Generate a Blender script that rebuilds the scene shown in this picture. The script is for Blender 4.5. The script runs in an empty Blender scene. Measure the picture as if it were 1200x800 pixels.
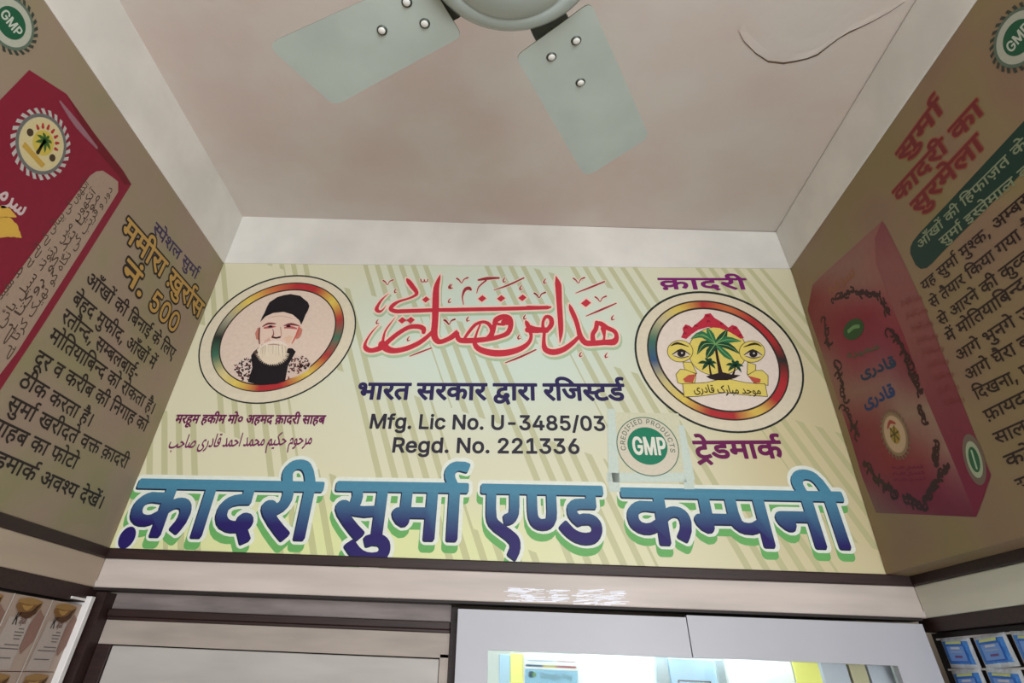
import bpy, bmesh, math, random
import numpy as np
from mathutils import Vector, Matrix
from mathutils.geometry import tessellate_polygon

# ---------------------------------------------------------------- camera, world, light, exposure
SC = bpy.context.scene
COL = SC.collection
FOC, PX0, PY0 = 654.88385, 565.39683, 217.67165      # focal length and principal point in pixels of 1200x800
CAM = Vector((0.0312470921, -2.00486425, 1.5))
R_, U_, F_ = (Vector((0.99894191, 0.03231967, 0.03271852)), Vector((-0.00324134, -0.66018306, 0.75109774)),
              Vector((-0.04587544, 0.75040907, 0.65937977)))
cd = bpy.data.cameras.new('camera')
cam = bpy.data.objects.new('camera', cd)
COL.objects.link(cam)
cd.sensor_width = 36
cd.lens = FOC * 36 / 1200
cd.shift_x = (600 - PX0) / 1200
cd.shift_y = -(400 - PY0) / 1200
cd.clip_start = .02
cam.matrix_world = Matrix(((R_.x, U_.x, -F_.x, CAM.x), (R_.y, U_.y, -F_.y, CAM.y), (R_.z, U_.z, -F_.z, CAM.z), (0, 0, 0, 1)))
SC.camera = cam
SC.view_settings.view_transform = 'Standard'
SC.view_settings.look = 'None'
SC.view_settings.gamma = 1
SC.view_settings.use_curve_mapping = False
SC.view_settings.exposure = 0.0
w = bpy.data.worlds.new('sky')
SC.world = w
w.use_nodes = True
w.node_tree.nodes['Background'].inputs[0].default_value = (0.86, 0.93, 1.0, 1)
w.node_tree.nodes['Background'].inputs[1].default_value = 0.9

def area(name, loc, target, sx, sy, power, col):
    l = bpy.data.lights.new(name, 'AREA')
    l.shape = 'RECTANGLE'
    l.size, l.size_y, l.energy, l.color = sx, sy, power, col
    o = bpy.data.objects.new(name, l)
    COL.objects.link(o)
    o.location = loc
    o.rotation_euler = (Vector(target) - Vector(loc)).to_track_quat('-Z', 'Y').to_euler()
    return o
area('shopfront_daylight', (0.85, -4.2, 1.3), (-0.3, 0, 2.1), 1.7, 1.9, 120, (0.95, 0.975, 1.0))

# ---------------------------------------------------------------- helpers: pixels <-> surfaces of the room
def ray(px, py):
    return R_ * ((px - PX0) / FOC) - U_ * ((py - PY0) / FOC) + F_
def proj(P):
    d = P - CAM
    z = d.dot(F_)
    return PX0 + FOC * d.dot(R_) / z, PY0 - FOC * d.dot(U_) / z
class Plane:
    """a flat surface of the room: origin, right, up and outward normal as seen by a reader"""
    def __init__(s, o, u, v):
        s.o = Vector(o); s.u = Vector(u).normalized(); s.v = Vector(v).normalized(); s.n = s.u.cross(s.v)
    def at(s, px, py):
        d = ray(px, py)
        P = CAM + d * ((s.o - CAM).dot(s.n) / d.dot(s.n)) - s.o
        return P.dot(s.u), P.dot(s.v)
    def pt(s, a, b, n=0):
        return s.o + s.u * a + s.v * b + s.n * n
    def mat(s):
        return Matrix(((s.u.x, s.v.x, s.n.x, s.o.x), (s.u.y, s.v.y, s.n.y, s.o.y), (s.u.z, s.v.z, s.n.z, s.o.z), (0, 0, 0, 1)))
BACK = Plane((0, 0, 1.762), (1, 0, 0), (0, 0, 1))
LEFT = Plane((-1.2, 0, 1.762), (0, 1, 0), (0, 0, 1))
LEAN = .067
RIGHT = Plane((1.2 - LEAN, 0, 1.762), (0, -1, 0), (LEAN, 0, 1.047))      # the right-hand board leans in at its foot

# ---------------------------------------------------------------- helpers: colour, materials
def lin(c):
    c /= 255
    return c / 12.92 if c <= .04045 else ((c + .055) / 1.055) ** 2.4
def rgb(*c):
    return (lin(c[0]), lin(c[1]), lin(c[2]), 1)
def mixc(a, b, t):
    t = min(1, max(0, t))
    return tuple(a[i] + (b[i] - a[i]) * t for i in range(3)) + (1,)
def mat(name, col, rough=.5, metal=0, noise=0, scale=6, bump=0, bscale=60, spec=.5, col2=None, stretch=None):
    m = bpy.data.materials.new(name)
    m.use_nodes = True
    N, L = m.node_tree.nodes, m.node_tree.links
    b = N['Principled BSDF']
    b.inputs['Roughness'].default_value = rough
    b.inputs['Metallic'].default_value = metal
    b.inputs['Specular IOR Level'].default_value = spec
    b.inputs['Base Color'].default_value = col
    tc = N.new('ShaderNodeTexCoord')
    src = tc.outputs['Object']
    if stretch:
        mp = N.new('ShaderNodeMapping'); mp.inputs['Scale'].default_value = stretch
        L.new(src, mp.inputs[0]); src = mp.outputs[0]
    if noise:
        n = N.new('ShaderNodeTexNoise'); n.inputs['Scale'].default_value = scale; n.inputs['Detail'].default_value = 6
        L.new(src, n.inputs['Vector'])
        r = N.new('ShaderNodeValToRGB')
        c2 = col2 or tuple(c * (1 - noise) for c in col[:3]) + (1,)
        r.color_ramp.elements[0].position = .36; r.color_ramp.elements[0].color = c2
        r.color_ramp.elements[1].position = .64; r.color_ramp.elements[1].color = col
        L.new(n.outputs['Fac'], r.inputs[0]); L.new(r.outputs[0], b.inputs['Base Color'])
    if bump:
        n2 = N.new('ShaderNodeTexNoise'); n2.inputs['Scale'].default_value = bscale; n2.inputs['Detail'].default_value = 4
        L.new(src, n2.inputs['Vector'])
        bp = N.new('ShaderNodeBump'); bp.inputs['Strength'].default_value = bump; bp.inputs['Distance'].default_value = .01
        L.new(n2.outputs['Fac'], bp.inputs['Height']); L.new(bp.outputs[0], b.inputs['Normal'])
    return m
def ink_material(name, rough):
    m = bpy.data.materials.new(name)
    m.use_nodes = True
    N, L = m.node_tree.nodes, m.node_tree.links
    a = N.new('ShaderNodeAttribute'); a.attribute_name = 'ink'
    b = N['Principled BSDF']
    b.inputs['Roughness'].default_value = rough
    b.inputs['Specular IOR Level'].default_value = .3
    n = N.new('ShaderNodeTexNoise'); n.inputs['Scale'].default_value = 30
    mx = N.new('ShaderNodeMix'); mx.data_type = 'RGBA'; mx.blend_type = 'MULTIPLY'
    r = N.new('ShaderNodeValToRGB'); r.color_ramp.elements[0].color = (.82, .82, .82, 1); r.color_ramp.elements[1].color = (1, 1, 1, 1)
    L.new(n.outputs['Fac'], r.inputs[0])
    mx.inputs[0].default_value = 1
    L.new(a.outputs['Color'], mx.inputs[6]); L.new(r.outputs[0], mx.inputs[7]); L.new(mx.outputs[2], b.inputs['Base Color'])
    return m
INK = ink_material('printed_ink', .5)

# ---------------------------------------------------------------- helpers: meshes
def merge(loops, caps, grow, res):
    """outlines of {distance to the shape < grow}: list of (outer loop, [hole loops])"""
    xs = [p[0] for g in loops for c in g for p in c] + [q for c in caps for q in (c[0] - c[2], c[0] + c[2], c[3] - c[5], c[3] + c[5])]
    ys = [p[1] for g in loops for c in g for p in c] + [q for c in caps for q in (c[1] - c[2], c[1] + c[2], c[4] - c[5], c[4] + c[5])]
    pad = grow + 3 * res
    x0, y0 = min(xs) - pad, min(ys) - pad
    nx, ny = int((max(xs) + pad - x0) / res) + 2, int((max(ys) + pad - y0) / res) + 2
    D = np.full((ny, nx), 9.0)
    def window(a, b, c, d):
        i0, i1 = max(0, int((a - x0) / res) - 1), min(nx, int((c - x0) / res) + 3)
        j0, j1 = max(0, int((b - y0) / res) - 1), min(ny, int((d - y0) / res) + 3)
        return slice(j0, j1), slice(i0, i1), (x0 + np.arange(i0, i1) * res)[None, :], (y0 + np.arange(j0, j1) * res)[:, None]
    def seg(T, ax, ay, ar, bx, by, br, m):
        r = max(ar, br) + m
        J, I, X, Y = window(min(ax, bx) - r, min(ay, by) - r, max(ax, bx) + r, max(ay, by) + r)
        dx, dy = bx - ax, by - ay
        l = dx * dx + dy * dy
        t = np.clip(((X - ax) * dx + (Y - ay) * dy) / l, 0, 1) if l > 1e-14 else 0 * (X + Y)
        d = np.hypot(X - ax - t * dx, Y - ay - t * dy) - (ar + (br - ar) * t)
        T[J, I] = np.minimum(T[J, I], d)
    for c in caps: seg(D, *c, pad)
    for g in loops:
        T = np.full((ny, nx), 9.0)
        for c in g:
            for k in range(len(c)): seg(T, c[k - 1][0], c[k - 1][1], 0, c[k][0], c[k][1], 0, pad)
        gx = [p[0] for c in g for p in c]; gy = [p[1] for c in g for p in c]
        J, I, X, Y = window(min(gx), min(gy), max(gx), max(gy))
        ins = np.zeros((Y.shape[0], X.shape[1]), bool)
        for c in g:
            for k in range(len(c)):
                (ax, ay), (bx, by) = c[k - 1], c[k]
                if ay == by: continue
                hit = ((ay > Y) != (by > Y)) & (X < (bx - ax) * (Y - ay) / (by - ay) + ax)
                ins ^= hit
        W = T[J, I]; W[ins] = -np.minimum(W[ins], 8.0)
        D = np.minimum(D, T)
    F = D - grow
    F[np.abs(F) < 1e-9] = 1e-9
    F[0, :] = F[-1, :] = 1; F[:, 0] = F[:, -1] = 1
    neg = F < 0
    code = neg[:-1, :-1] * 1 + neg[:-1, 1:] * 2 + neg[1:, 1:] * 4 + neg[1:, :-1] * 8
    nxt = {}
    table = {1: ((3, 0),), 2: ((0, 1),), 3: ((3, 1),), 4: ((1, 2),), 5: ((3, 0), (1, 2)), 6: ((0, 2),), 7: ((3, 2),), 8: ((2, 3),), 9: ((2, 0),), 10: ((0, 1), (2, 3)), 11: ((2, 1),), 12: ((1, 3),), 13: ((1, 0),), 14: ((0, 3),)}
    for j, i in zip(*np.nonzero((code > 0) & (code < 15))):
        e = ((0, j, i), (1, j, i + 1), (0, j + 1, i), (1, j, i))       # bottom, right, top, left cell edges
        for a, b in table[int(code[j, i])]: nxt[e[a]] = e[b]
    def pos(e):
        k, j, i = e
        if k == 0:
            t = F[j, i] / (F[j, i] - F[j, i + 1]); return float(x0 + (i + t) * res), float(y0 + j * res)
        t = F[j, i] / (F[j, i] - F[j + 1, i]); return float(x0 + i * res), float(y0 + (j + t) * res)
    rings = []
    while nxt:
        st, cur = nxt.popitem()
        ring = [st]
        while cur != st:
            ring.append(cur); cur = nxt.pop(cur)
        P = [pos(e) for e in ring][::-1]
        P = thin(P, res * .22)
        if len(P) > 2: rings.append(P)
    ar = lambda c: sum(c[i - 1][0] * c[i][1] - c[i][0] * c[i - 1][1] for i in range(len(c))) / 2
    A = [(ar(c), c) for c in rings]
    outs = [[c, [], a] for a, c in A if a > res * res]
    outs.sort(key=lambda o: o[2])
    for a, c in A:
        if a < -res * res:
            for o in outs:
                if o[2] > -a and inside(c[0], o[0]): o[1].append(c); break
    return [(o[0], o[1]) for o in outs]
def inside(p, c):
    r = False
    for i in range(len(c)):
        (x1, y1), (x2, y2) = c[i - 1], c[i]
        if (y1 > p[1]) != (y2 > p[1]) and p[0] < (x2 - x1) * (p[1] - y1) / (y2 - y1) + x1: r = not r
    return r
def thin(P, tol):
    """drop points of a closed outline that lie within tol of their neighbours' chord"""
    def dp(a, b):
        (ax, ay), (bx, by) = P[a], P[b]
        l = math.hypot(bx - ax, by - ay) or 1e-12
        best, bi = tol, None
        for k in range(a + 1, b):
            d = abs((bx - ax) * (ay - P[k][1]) - (ax - P[k][0]) * (by - ay)) / l if l > 1e-9 else math.hypot(P[k][0] - ax, P[k][1] - ay)
            if d > best: best, bi = d, k
        return dp(a, bi)[:-1] + dp(bi, b) if bi else [P[a], P[b]]
    n = len(P)
    if n < 5: return P
    m = max(range(n), key=lambda k: (P[k][0] - P[0][0]) ** 2 + (P[k][1] - P[0][1]) ** 2)
    P.append(P[0])
    return (dp(0, m)[:-1] + dp(m, n))[:-1] if m else P[:-1]
class MB:
    def __init__(s):
        s.v = []; s.f = []; s.c = []; s.m = []; s.sm = []
    def add(s, vs, fs, col=(1, 1, 1, 1), mi=0, smooth=False):
        o = len(s.v)
        s.v += [tuple(p) for p in vs]
        for f in fs:
            s.f.append(tuple(i + o for i in f)); s.m.append(mi); s.sm.append(smooth)
        s.c += list(col) if isinstance(col, list) else [col] * len(vs)
    def box(s, a, b, mi=0, col=(1, 1, 1, 1)):
        x0, y0, z0 = a; x1, y1, z1 = b
        s.add([(x0, y0, z0), (x1, y0, z0), (x1, y1, z0), (x0, y1, z0), (x0, y0, z1), (x1, y0, z1), (x1, y1, z1), (x0, y1, z1)],
              [(0, 3, 2, 1), (4, 5, 6, 7), (0, 1, 5, 4), (1, 2, 6, 5), (2, 3, 7, 6), (3, 0, 4, 7)], col, mi)
    def prism(s, pts, n0, n1, col=(1, 1, 1, 1)):
        """flat outline pts (u, v) thickened between n0 and n1"""
        k = len(pts)
        tri = tessellate_polygon([[Vector((p[0], p[1], 0)) for p in pts]])
        up = sum(pts[i - 1][0] * pts[i][1] - pts[i][0] * pts[i - 1][1] for i in range(k)) > 0
        vs = [(p[0], p[1], n0) for p in pts] + [(p[0], p[1], n1) for p in pts]
        fs = []
        for t in tri:
            a, b, c = [Vector(pts[i]) for i in t]
            if (b - a).cross(c - a) < 0: t = t[::-1]
            fs.append(tuple(i + k for i in t)); fs.append(tuple(t[::-1]))
        for i in range(k):
            j = (i + 1) % k
            fs.append((i, j, j + k, i + k) if up else (j, i, i + k, j + k))
        s.add(vs, fs, col)
    def poly(s, pts, n, col):
        """flat print at height n; col may be a function of (u, v)"""
        vs = [(p[0], p[1], n) for p in pts]
        fs = []
        for t in tessellate_polygon([[Vector((p[0], p[1], 0)) for p in pts]]):
            a, b, c = [Vector(pts[i]) for i in t]
            fs.append(tuple(t) if (b - a).cross(c - a) > 0 else tuple(t[::-1]))
        s.add(vs, fs, [col(*p) for p in pts] if callable(col) else col)
    def ring(s, outer, inner, n, col):
        k = len(outer)
        vs = [(p[0], p[1], n) for p in outer] + [(p[0], p[1], n) for p in inner]
        cs = ([col(i / k) for i in range(k)] * 2) if callable(col) else col
        fs = []
        for i in range(k):
            j = (i + 1) % k
            fs.append((i, j, j + k, i + k))
        up = sum(outer[i - 1][0] * outer[i][1] - outer[i][0] * outer[i - 1][1] for i in range(k)) > 0
        s.add(vs, fs if up else [f[::-1] for f in fs], cs)
    def region(s, loops, caps, grow, n, col, res):
        """one clean flat print: the union of closed outlines (each a list of loops, even-odd) and pen capsules, grown by grow"""
        for outer, holes in merge(loops, caps, grow, res):
            flat = [p for c in [outer] + holes for p in c]
            vs = [(p[0], p[1], n) for p in flat]
            fs = []
            for tr in tessellate_polygon([[Vector((p[0], p[1], 0)) for p in c] for c in [outer] + holes]):
                a, b, c = [flat[i] for i in tr]
                ar = (b[0] - a[0]) * (c[1] - a[1]) - (b[1] - a[1]) * (c[0] - a[0])
                if abs(ar) > 1e-12: fs.append(tuple(tr) if ar > 0 else tuple(tr[::-1]))
            s.add(vs, fs, [col(*p) for p in flat] if callable(col) else col)
    def pens(s, strokes, n, col, grow=0, smooth=3, res=None):
        """pen strokes along (u, v, width) points, merged into one print"""
        caps = []
        for pts in strokes:
            if smooth and len(pts) > 2:
                q = []
                for i in range(len(pts) - 1):
                    p0, p1, p2, p3 = pts[max(i - 1, 0)], pts[i], pts[i + 1], pts[min(i + 2, len(pts) - 1)]
                    for k in range(smooth):
                        t = k / smooth
                        q.append(tuple(.5 * (2 * p1[j] + (p2[j] - p0[j]) * t + (2 * p0[j] - 5 * p1[j] + 4 * p2[j] - p3[j]) * t * t
                                             + (3 * p1[j] - p0[j] - 3 * p2[j] + p3[j]) * t ** 3) for j in range(3)))
                q.append(pts[-1]); pts = q
            caps += [(a[0], a[1], max(a[2], 0) / 2, b[0], b[1], max(b[2], 0) / 2) for a, b in zip(pts, pts[1:])]
        if res is None:
            wmax = max(max(c[2], c[5]) for c in caps) + grow
            res = min(.001, max(.0003, wmax / 3))
        s.region([], caps, grow, n, col, res)
    def stroke(s, pts, n, col, grow=0, smooth=3):
        s.pens([pts], n, col, grow, smooth)
    def build(s, name, mats, parent=None, M=None, bevel=0):
        me = bpy.data.meshes.new(name)
        me.from_pydata(s.v, [], s.f)
        for m in (mats if isinstance(mats, (list, tuple)) else [mats]):
            me.materials.append(m)
        me.polygons.foreach_set('material_index', s.m)
        me.polygons.foreach_set('use_smooth', s.sm)
        at = me.color_attributes.new('ink', 'FLOAT_COLOR', 'POINT')
        at.data.foreach_set('color', [x for c in s.c for x in c])
        me.update()
        o = bpy.data.objects.new(name, me)
        COL.objects.link(o)
        if parent: o.parent = parent
        elif M is not None: o.matrix_world = M
        if bevel:
            b = o.modifiers.new('bevel', 'BEVEL'); b.width = bevel; b.segments = 2; b.limit_method = 'ANGLE'
        return o
def lathe(prof, seg=40, col=(1, 1, 1, 1)):
    b = MB()
    vs = [(r * math.cos(2 * math.pi * k / seg), r * math.sin(2 * math.pi * k / seg), z) for r, z in prof for k in range(seg)]
    fs = [(i * seg + k, i * seg + (k + 1) % seg, (i + 1) * seg + (k + 1) % seg, (i + 1) * seg + k) for i in range(len(prof) - 1) for k in range(seg)]
    fs.append(tuple(range(seg))[::-1]); fs.append(tuple(range((len(prof) - 1) * seg, len(prof) * seg)))
    b.add(vs, fs, col, 0, True)
    return b
def empty(name, loc=(0, 0, 0), M=None):
    o = bpy.data.objects.new(name, None)
    COL.objects.link(o)
    o.empty_display_size = .05
    if M is not None: o.matrix_world = M
    else: o.location = loc
    return o
def tag(o, label, cat, group=None):
    o['label'] = label; o['category'] = cat
    if group: o['group'] = group
    return o
def struct(o):
    o['kind'] = 'structure'
    return o
def part(o, label):
    o['label'] = label
    return o
def boxes(name, m, bs, parent=None, bevel=0):
    b = MB()
    for a, c in bs: b.box(a, c)
    return b.build(name, m, parent, bevel=bevel)
def dup(root):
    """copy a thing together with its parts and sub-parts"""
    r = root.copy(); COL.objects.link(r)
    for ch in root.children:
        c = ch.copy(); COL.objects.link(c); c.parent = r
        for g in ch.children:
            d = g.copy(); COL.objects.link(d); d.parent = c
    return r

# ---------------------------------------------------------------- lettering: outlines of the shaped letters (units of 1/1000 em)
GLYPHS = {
 'd92': '777,551 452,551 452,349 486,377 525,393 569,399 610,394 645,381 675,358 698,326 711,286 716,239 701,141 672,73 651,39 579,80 620,154 634,210 634,266 616,307 602,320 562,330 526,322 489,298 452,258 452,0 371,0 371,174 312,136 258,120 195,120 138,137 90,171 71,194 57,222 46,290 52,340 70,382 101,417 141,443 189,459 328,456 339,454 333,381 249,391 213,388 183,379 159,365 141,345 131,321 127,292 130,260 141,234 158,214 179,199 228,188 282,197 350,241 371,260 371,551 0,551 0,622 777,622;89,27 104,53 128,68 157,68 181,53 195,27 195,-4 181,-30 157,-44 128,-44 104,-30 89,-4',
 'd66': '170,551 170,0 89,0 89,551 0,551 0,622 273,622 273,551',
 'd42': '413,-58 351,54 342,73 259,69 202,78 124,112 83,151 56,204 48,236 48,300 62,348 86,385 126,419 183,443 252,455 295,456 295,551 0,551 0,622 534,622 534,551 376,551 376,385 260,382 191,365 159,344 138,317 127,282 130,229 144,200 166,174 197,155 237,144 312,141 306,176 315,214 341,234 373,240 421,229 451,199 461,162 455,126 424,93 410,86 480,-24',
 'd52': '395,42 341,-12 265,54 166,151 75,256 43,317 42,352 55,376 83,391 120,392 148,382 181,349 224,380 248,420 254,498 239,551 0,551 0,622 424,622 424,551 320,551 334,494 334,423 314,365 278,319 198,268 167,254 233,183 312,110',
 'd68': '-185,615 -216,704 -220,748 -215,789 -201,824 -178,854 -146,878 -107,891 -61,896 -23,893 10,883 39,868 64,845 108,778 145,682 163,622 273,622 273,551 170,551 170,0 89,0 89,551 0,551 0,622 87,622 49,736 28,776 5,803 -23,820 -57,825 -82,822 -102,814 -130,782 -139,733 -122,653 -105,615',
 'd25': '777,551 452,551 452,349 486,377 525,393 569,399 610,394 645,381 675,358 698,326 711,286 716,239 701,141 672,73 651,39 579,80 620,154 634,210 634,266 616,307 602,320 562,330 526,322 489,298 452,258 452,0 371,0 371,174 312,136 258,120 195,120 138,137 90,171 71,194 57,222 46,290 52,340 70,382 101,417 141,443 189,459 328,456 339,454 333,381 249,391 213,388 183,379 159,365 141,345 131,321 127,292 130,260 141,234 158,214 179,199 228,188 282,197 350,241 371,260 371,551 0,551 0,622 777,622',
 'd60': '587,551 587,0 506,0 506,266 380,251 262,264 212,277 167,253 228,182 301,110 380,42 326,-12 254,54 160,151 73,256 42,317 42,352 55,376 83,391 120,392 148,382 181,350 203,380 217,477 201,551 0,551 0,622 691,622 691,551;462,329 506,339 506,551 281,551 298,458 288,385 262,333 333,323',
 'd69': '-248,-12 -212,1 -136,11 -90,7 -51,-6 -20,-28 4,-56 17,-90 22,-129 17,-167 1,-201 -24,-229 -60,-251 -104,-264 -157,-268 -219,-263 -275,-248 -324,-222 -370,-188 -414,-147 -455,-100 -394,-57 -320,-136 -271,-170 -218,-190 -157,-196 -98,-188 -63,-163 -51,-122 -62,-86 -93,-64 -165,-59 -222,-79',
 'd50': '509,551 509,0 428,0 428,250 207,250 201,177 182,157 146,152 92,183 50,237 39,278 45,300 64,315 126,321 126,551 0,551 0,622 612,622 612,551;428,551 207,551 207,321 428,321',
 'd181': '-190,615 -234,713 -240,762 -235,803 -220,836 -196,862 -163,881 -127,892 -26,890 21,872 -1,806 -78,827 -103,825 -123,817 -151,788 -160,747 -154,704 -108,615',
 'd19': '568,551 474,551 474,380 466,299 452,262 441,246 411,219 372,201 323,192 307,266 363,285 388,322 393,380 393,551 160,551 160,353 170,244 194,206 260,160 370,98 438,52 460,30 474,6 483,-22 484,-79 470,-128 439,-184 367,-142 402,-70 395,-22 344,23 290,56 178,122 120,171 95,212 81,274 79,316 79,551 0,551 0,622 568,622',
 'd197': '251,146 194,153 149,172 114,205 88,263 79,352 79,551 0,551 0,622 481,622 481,551 420,551 420,321 412,250 385,198 352,170 307,152;280,221 304,231 328,261 339,327 339,353 339,551 160,551 160,353 167,276 186,241 218,221 232,218',
 'd37': '300,215 248,197 192,239 151,290 141,319 138,370 154,413 190,443 228,458 308,465 401,465 401,551 0,551 0,622 592,622 592,551 482,551 482,394 298,394 232,381 219,361 223,318 261,277 326,292 409,290 450,277 485,256 512,228 529,194 534,154 529,112 512,75 485,44 447,19 397,5 337,0 274,5 215,20 162,44 112,76 66,114 25,158 86,207 163,132 202,106 244,88 289,78 337,74 401,83 440,109 453,152 442,191 410,214 386,220',
 'd549': '826,551 826,0 745,0 745,191 682,159 631,147 551,152 508,169 460,211 440,250 207,250 201,177 182,157 146,152 92,183 50,237 39,278 45,300 64,315 126,321 126,551 0,551 0,622 930,622 930,551;207,321 427,321 426,358 426,551 207,551;745,551 507,551 507,369 524,256 555,227 610,217 661,225 727,264 745,280',
 'd44': '0,622 569,622 569,551 466,551 466,0 385,0 385,298 204,298 202,227 190,202 167,190 137,190 102,209 56,260 39,299 38,332 50,355 78,367 98,369 385,369 385,551 0,551',
 'd49': '198,631 240,622 276,601 302,572 327,507 332,437 332,321 533,321 533,551 402,551 402,622 717,622 717,551 614,551 614,0 533,0 533,250 332,250 326,177 307,157 270,152 216,183 175,237 164,278 170,300 189,315 253,321 252,455 239,527 216,555 195,565 152,567 128,555 116,534 117,504 124,489 157,469 218,460 210,389 163,396 124,408 90,426 66,450 51,481 46,520 50,556 63,584 84,606 141,629',
 'd40': '481,551 481,0 400,0 400,328 291,328 200,322 164,309 137,284 129,263 126,237 130,205 142,173 191,111 271,40 217,-12 132,68 68,151 55,180 45,242 51,286 68,323 93,351 137,378 193,394 272,399 400,399 400,551 0,551 0,622 584,622 584,551',
 'd529': '191,-123 129,-104 81,-70 50,-24 40,33 44,70 55,103 73,132 98,155 128,174 163,187 148,241 148,300 162,348 186,385 226,419 284,443 352,455 395,456 395,551 0,551 0,622 634,622 634,551 476,551 476,385 360,382 291,365 273,355 247,331 232,300 227,262 231,229 245,200 266,174 298,155 339,144 411,141 406,176 415,214 441,234 473,240 521,229 551,199 561,162 553,125 532,100 501,83 585,-138 516,-166 459,-6 397,-64 362,-90 323,-109 278,-121;119,34 123,5 134,-19 152,-36 201,-54 257,-54 309,-37 374,11 428,72 362,71 296,83 236,108 210,127 164,108 131,77 122,57',
 'd67': '89,551 0,551 0,622 80,622 56,686 53,724 59,773 79,814 111,849 154,875 206,891 266,896 356,888 440,862 516,820 585,763 648,695 704,615 620,615 515,731 402,801 283,824 240,821 203,811 174,794 152,772 138,746 135,695 165,622 273,622 273,551 170,551 170,0 89,0',
 'd32': '653,551 653,0 572,0 572,370 435,370 378,373 420,329 448,276 458,218 449,163 422,122 384,95 336,82 275,83 209,110 177,135 117,212 59,327 31,401 102,426 133,344 165,276 198,222 232,184 268,161 306,153 344,161 370,184 379,227 376,256 348,310 301,357 273,377 302,441 572,441 572,551 0,551 0,622 757,622 757,551',
 'd215': '460,329 478,332 486,260 352,252 236,270 212,277 167,253 228,182 301,110 380,42 326,-12 254,54 160,151 73,256 42,317 42,352 55,376 83,391 120,392 148,382 181,350 203,380 217,477 201,551 0,551 0,622 403,622 403,551 281,551 298,458 288,385 262,333 333,323',
 'd35': '519,551 371,551 371,349 236,341 181,318 150,290 132,255 126,215 128,185 148,136 183,101 230,81 283,74 375,86 455,121 482,47 355,6 286,0 242,3 162,26 129,46 100,71 77,101 60,136 49,176 46,220 50,261 61,298 80,330 105,357 135,379 207,410 290,420 290,551 0,551 0,622 519,622',
 'd264': '519,551 371,551 371,349 236,341 181,318 150,290 132,255 126,215 128,185 148,136 183,101 230,81 283,74 375,86 455,121 482,47 355,6 286,0 242,3 162,26 129,46 100,71 77,101 60,136 49,176 46,220 50,261 61,298 80,330 105,357 135,379 207,410 290,420 290,551 0,551 0,622 519,622;31,-165 279,-12 319,-12 465,-192 406,-230 289,-85 78,-230',
 'd75': '-169,615 -210,740 -240,788 -274,815 -329,823 -385,809 -409,882 -351,894 -284,893 -252,885 -199,850 -154,784 -113,681 -94,615',
 'd405': '328,298 398,280 446,248 462,228 479,184 478,127 467,98 450,73 396,33 360,18 333,85 384,112 402,140 401,178 391,196 376,210 352,221 282,229 236,226 199,217 172,202 153,183 142,160 139,119 148,86 172,51 218,12 293,-31 373,-49 440,-86 497,-137 568,-229 507,-268 433,-175 396,-142 357,-117 314,-103 267,-98 210,-106 176,-131 165,-168 168,-191 176,-208 207,-229 279,-234 336,-215 361,-285 251,-308 205,-304 165,-290 134,-268 110,-240 96,-205 91,-166 101,-117 131,-75 177,-46 138,-17 86,42 70,72 61,104 60,160 73,200 97,235 113,249 82,292 70,330 73,386 95,424 158,458 229,465 361,465 361,551 0,551 0,622 546,622 546,551 442,551 442,394 230,394 164,381 151,361 153,323 182,285 248,298',
 'd61': '321,69 380,98 393,112 403,148 400,172 390,191 374,208 319,227 238,226 202,216 174,200 154,179 142,154 139,104 160,44 196,0 302,-89 248,-142 145,-51 108,-9 80,34 64,80 58,130 65,177 85,216 115,248 82,292 70,330 73,386 95,424 158,458 229,465 361,465 361,551 0,551 0,622 546,622 546,551 442,551 442,394 230,394 164,381 151,361 153,322 183,284 249,298 327,298 365,291 423,264 460,224 479,178 477,117 466,85 447,57 421,34 388,16 348,2',
 'd79': '170,551 170,0 89,0 89,551 0,551 0,622 273,622 273,551;90,615 48,740 19,788 -15,815 -70,823 -126,809 -150,882 -92,894 -25,893 7,885 60,850 106,784 146,681 165,615',
 'd106': '275,121 203,132 172,146 143,166 120,189 100,218 86,249 75,321 86,393 100,424 143,475 202,509 274,520 347,509 407,475 450,424 473,357 476,319 465,247 431,188 408,165 380,146 348,132;273,192 306,196 335,208 360,229 379,256 390,287 394,322 390,358 380,388 362,414 338,433 310,445 277,449 244,445 216,433 191,412 172,385 161,354 157,318 161,283 171,253 189,227 213,208 241,196',
 'd9': '470,218 465,175 450,141 424,114 392,95 354,84 312,80 257,87 206,108 159,144 115,196 71,267 29,356 100,382 129,316 160,260 193,214 228,180 265,160 305,153 349,161 367,170 388,203 389,251 370,293 318,347 260,341 255,411 328,423 352,435 367,451 377,471 380,494 370,533 340,555 302,562 235,552 171,525 146,594 237,627 298,632 346,628 386,615 418,593 441,565 454,532 459,495 452,447 429,407 392,375 412,355 543,353 594,363 594,551 521,551 521,622 779,622 779,551 675,551 675,0 594,0 594,290 455,282 468,240',
 'd48': '585,551 482,551 482,0 401,0 401,165 336,132 276,120 205,120 140,139 90,174 57,224 46,286 53,339 73,383 106,418 151,444 204,459 338,459 369,454 363,385 230,392 365,224 401,256 401,551 0,551 0,622 585,622;127,287 131,255 142,229 160,210 184,195 287,189 308,195 168,370 145,348 132,321',
 'd570': '899,551 899,0 818,0 818,191 755,159 704,147 624,152 581,169 524,226 508,266 406,251 292,258 212,277 167,253 228,182 301,110 380,42 326,-12 254,54 160,151 73,256 42,317 42,352 55,376 83,391 120,392 148,382 181,350 203,380 217,477 201,551 0,551 0,622 1003,622 1003,551;457,328 499,338 499,358 499,551 281,551 298,458 288,385 262,333 333,323;818,551 580,551 580,369 592,266 610,240 628,227 683,217 734,225 800,264 818,280',
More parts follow.
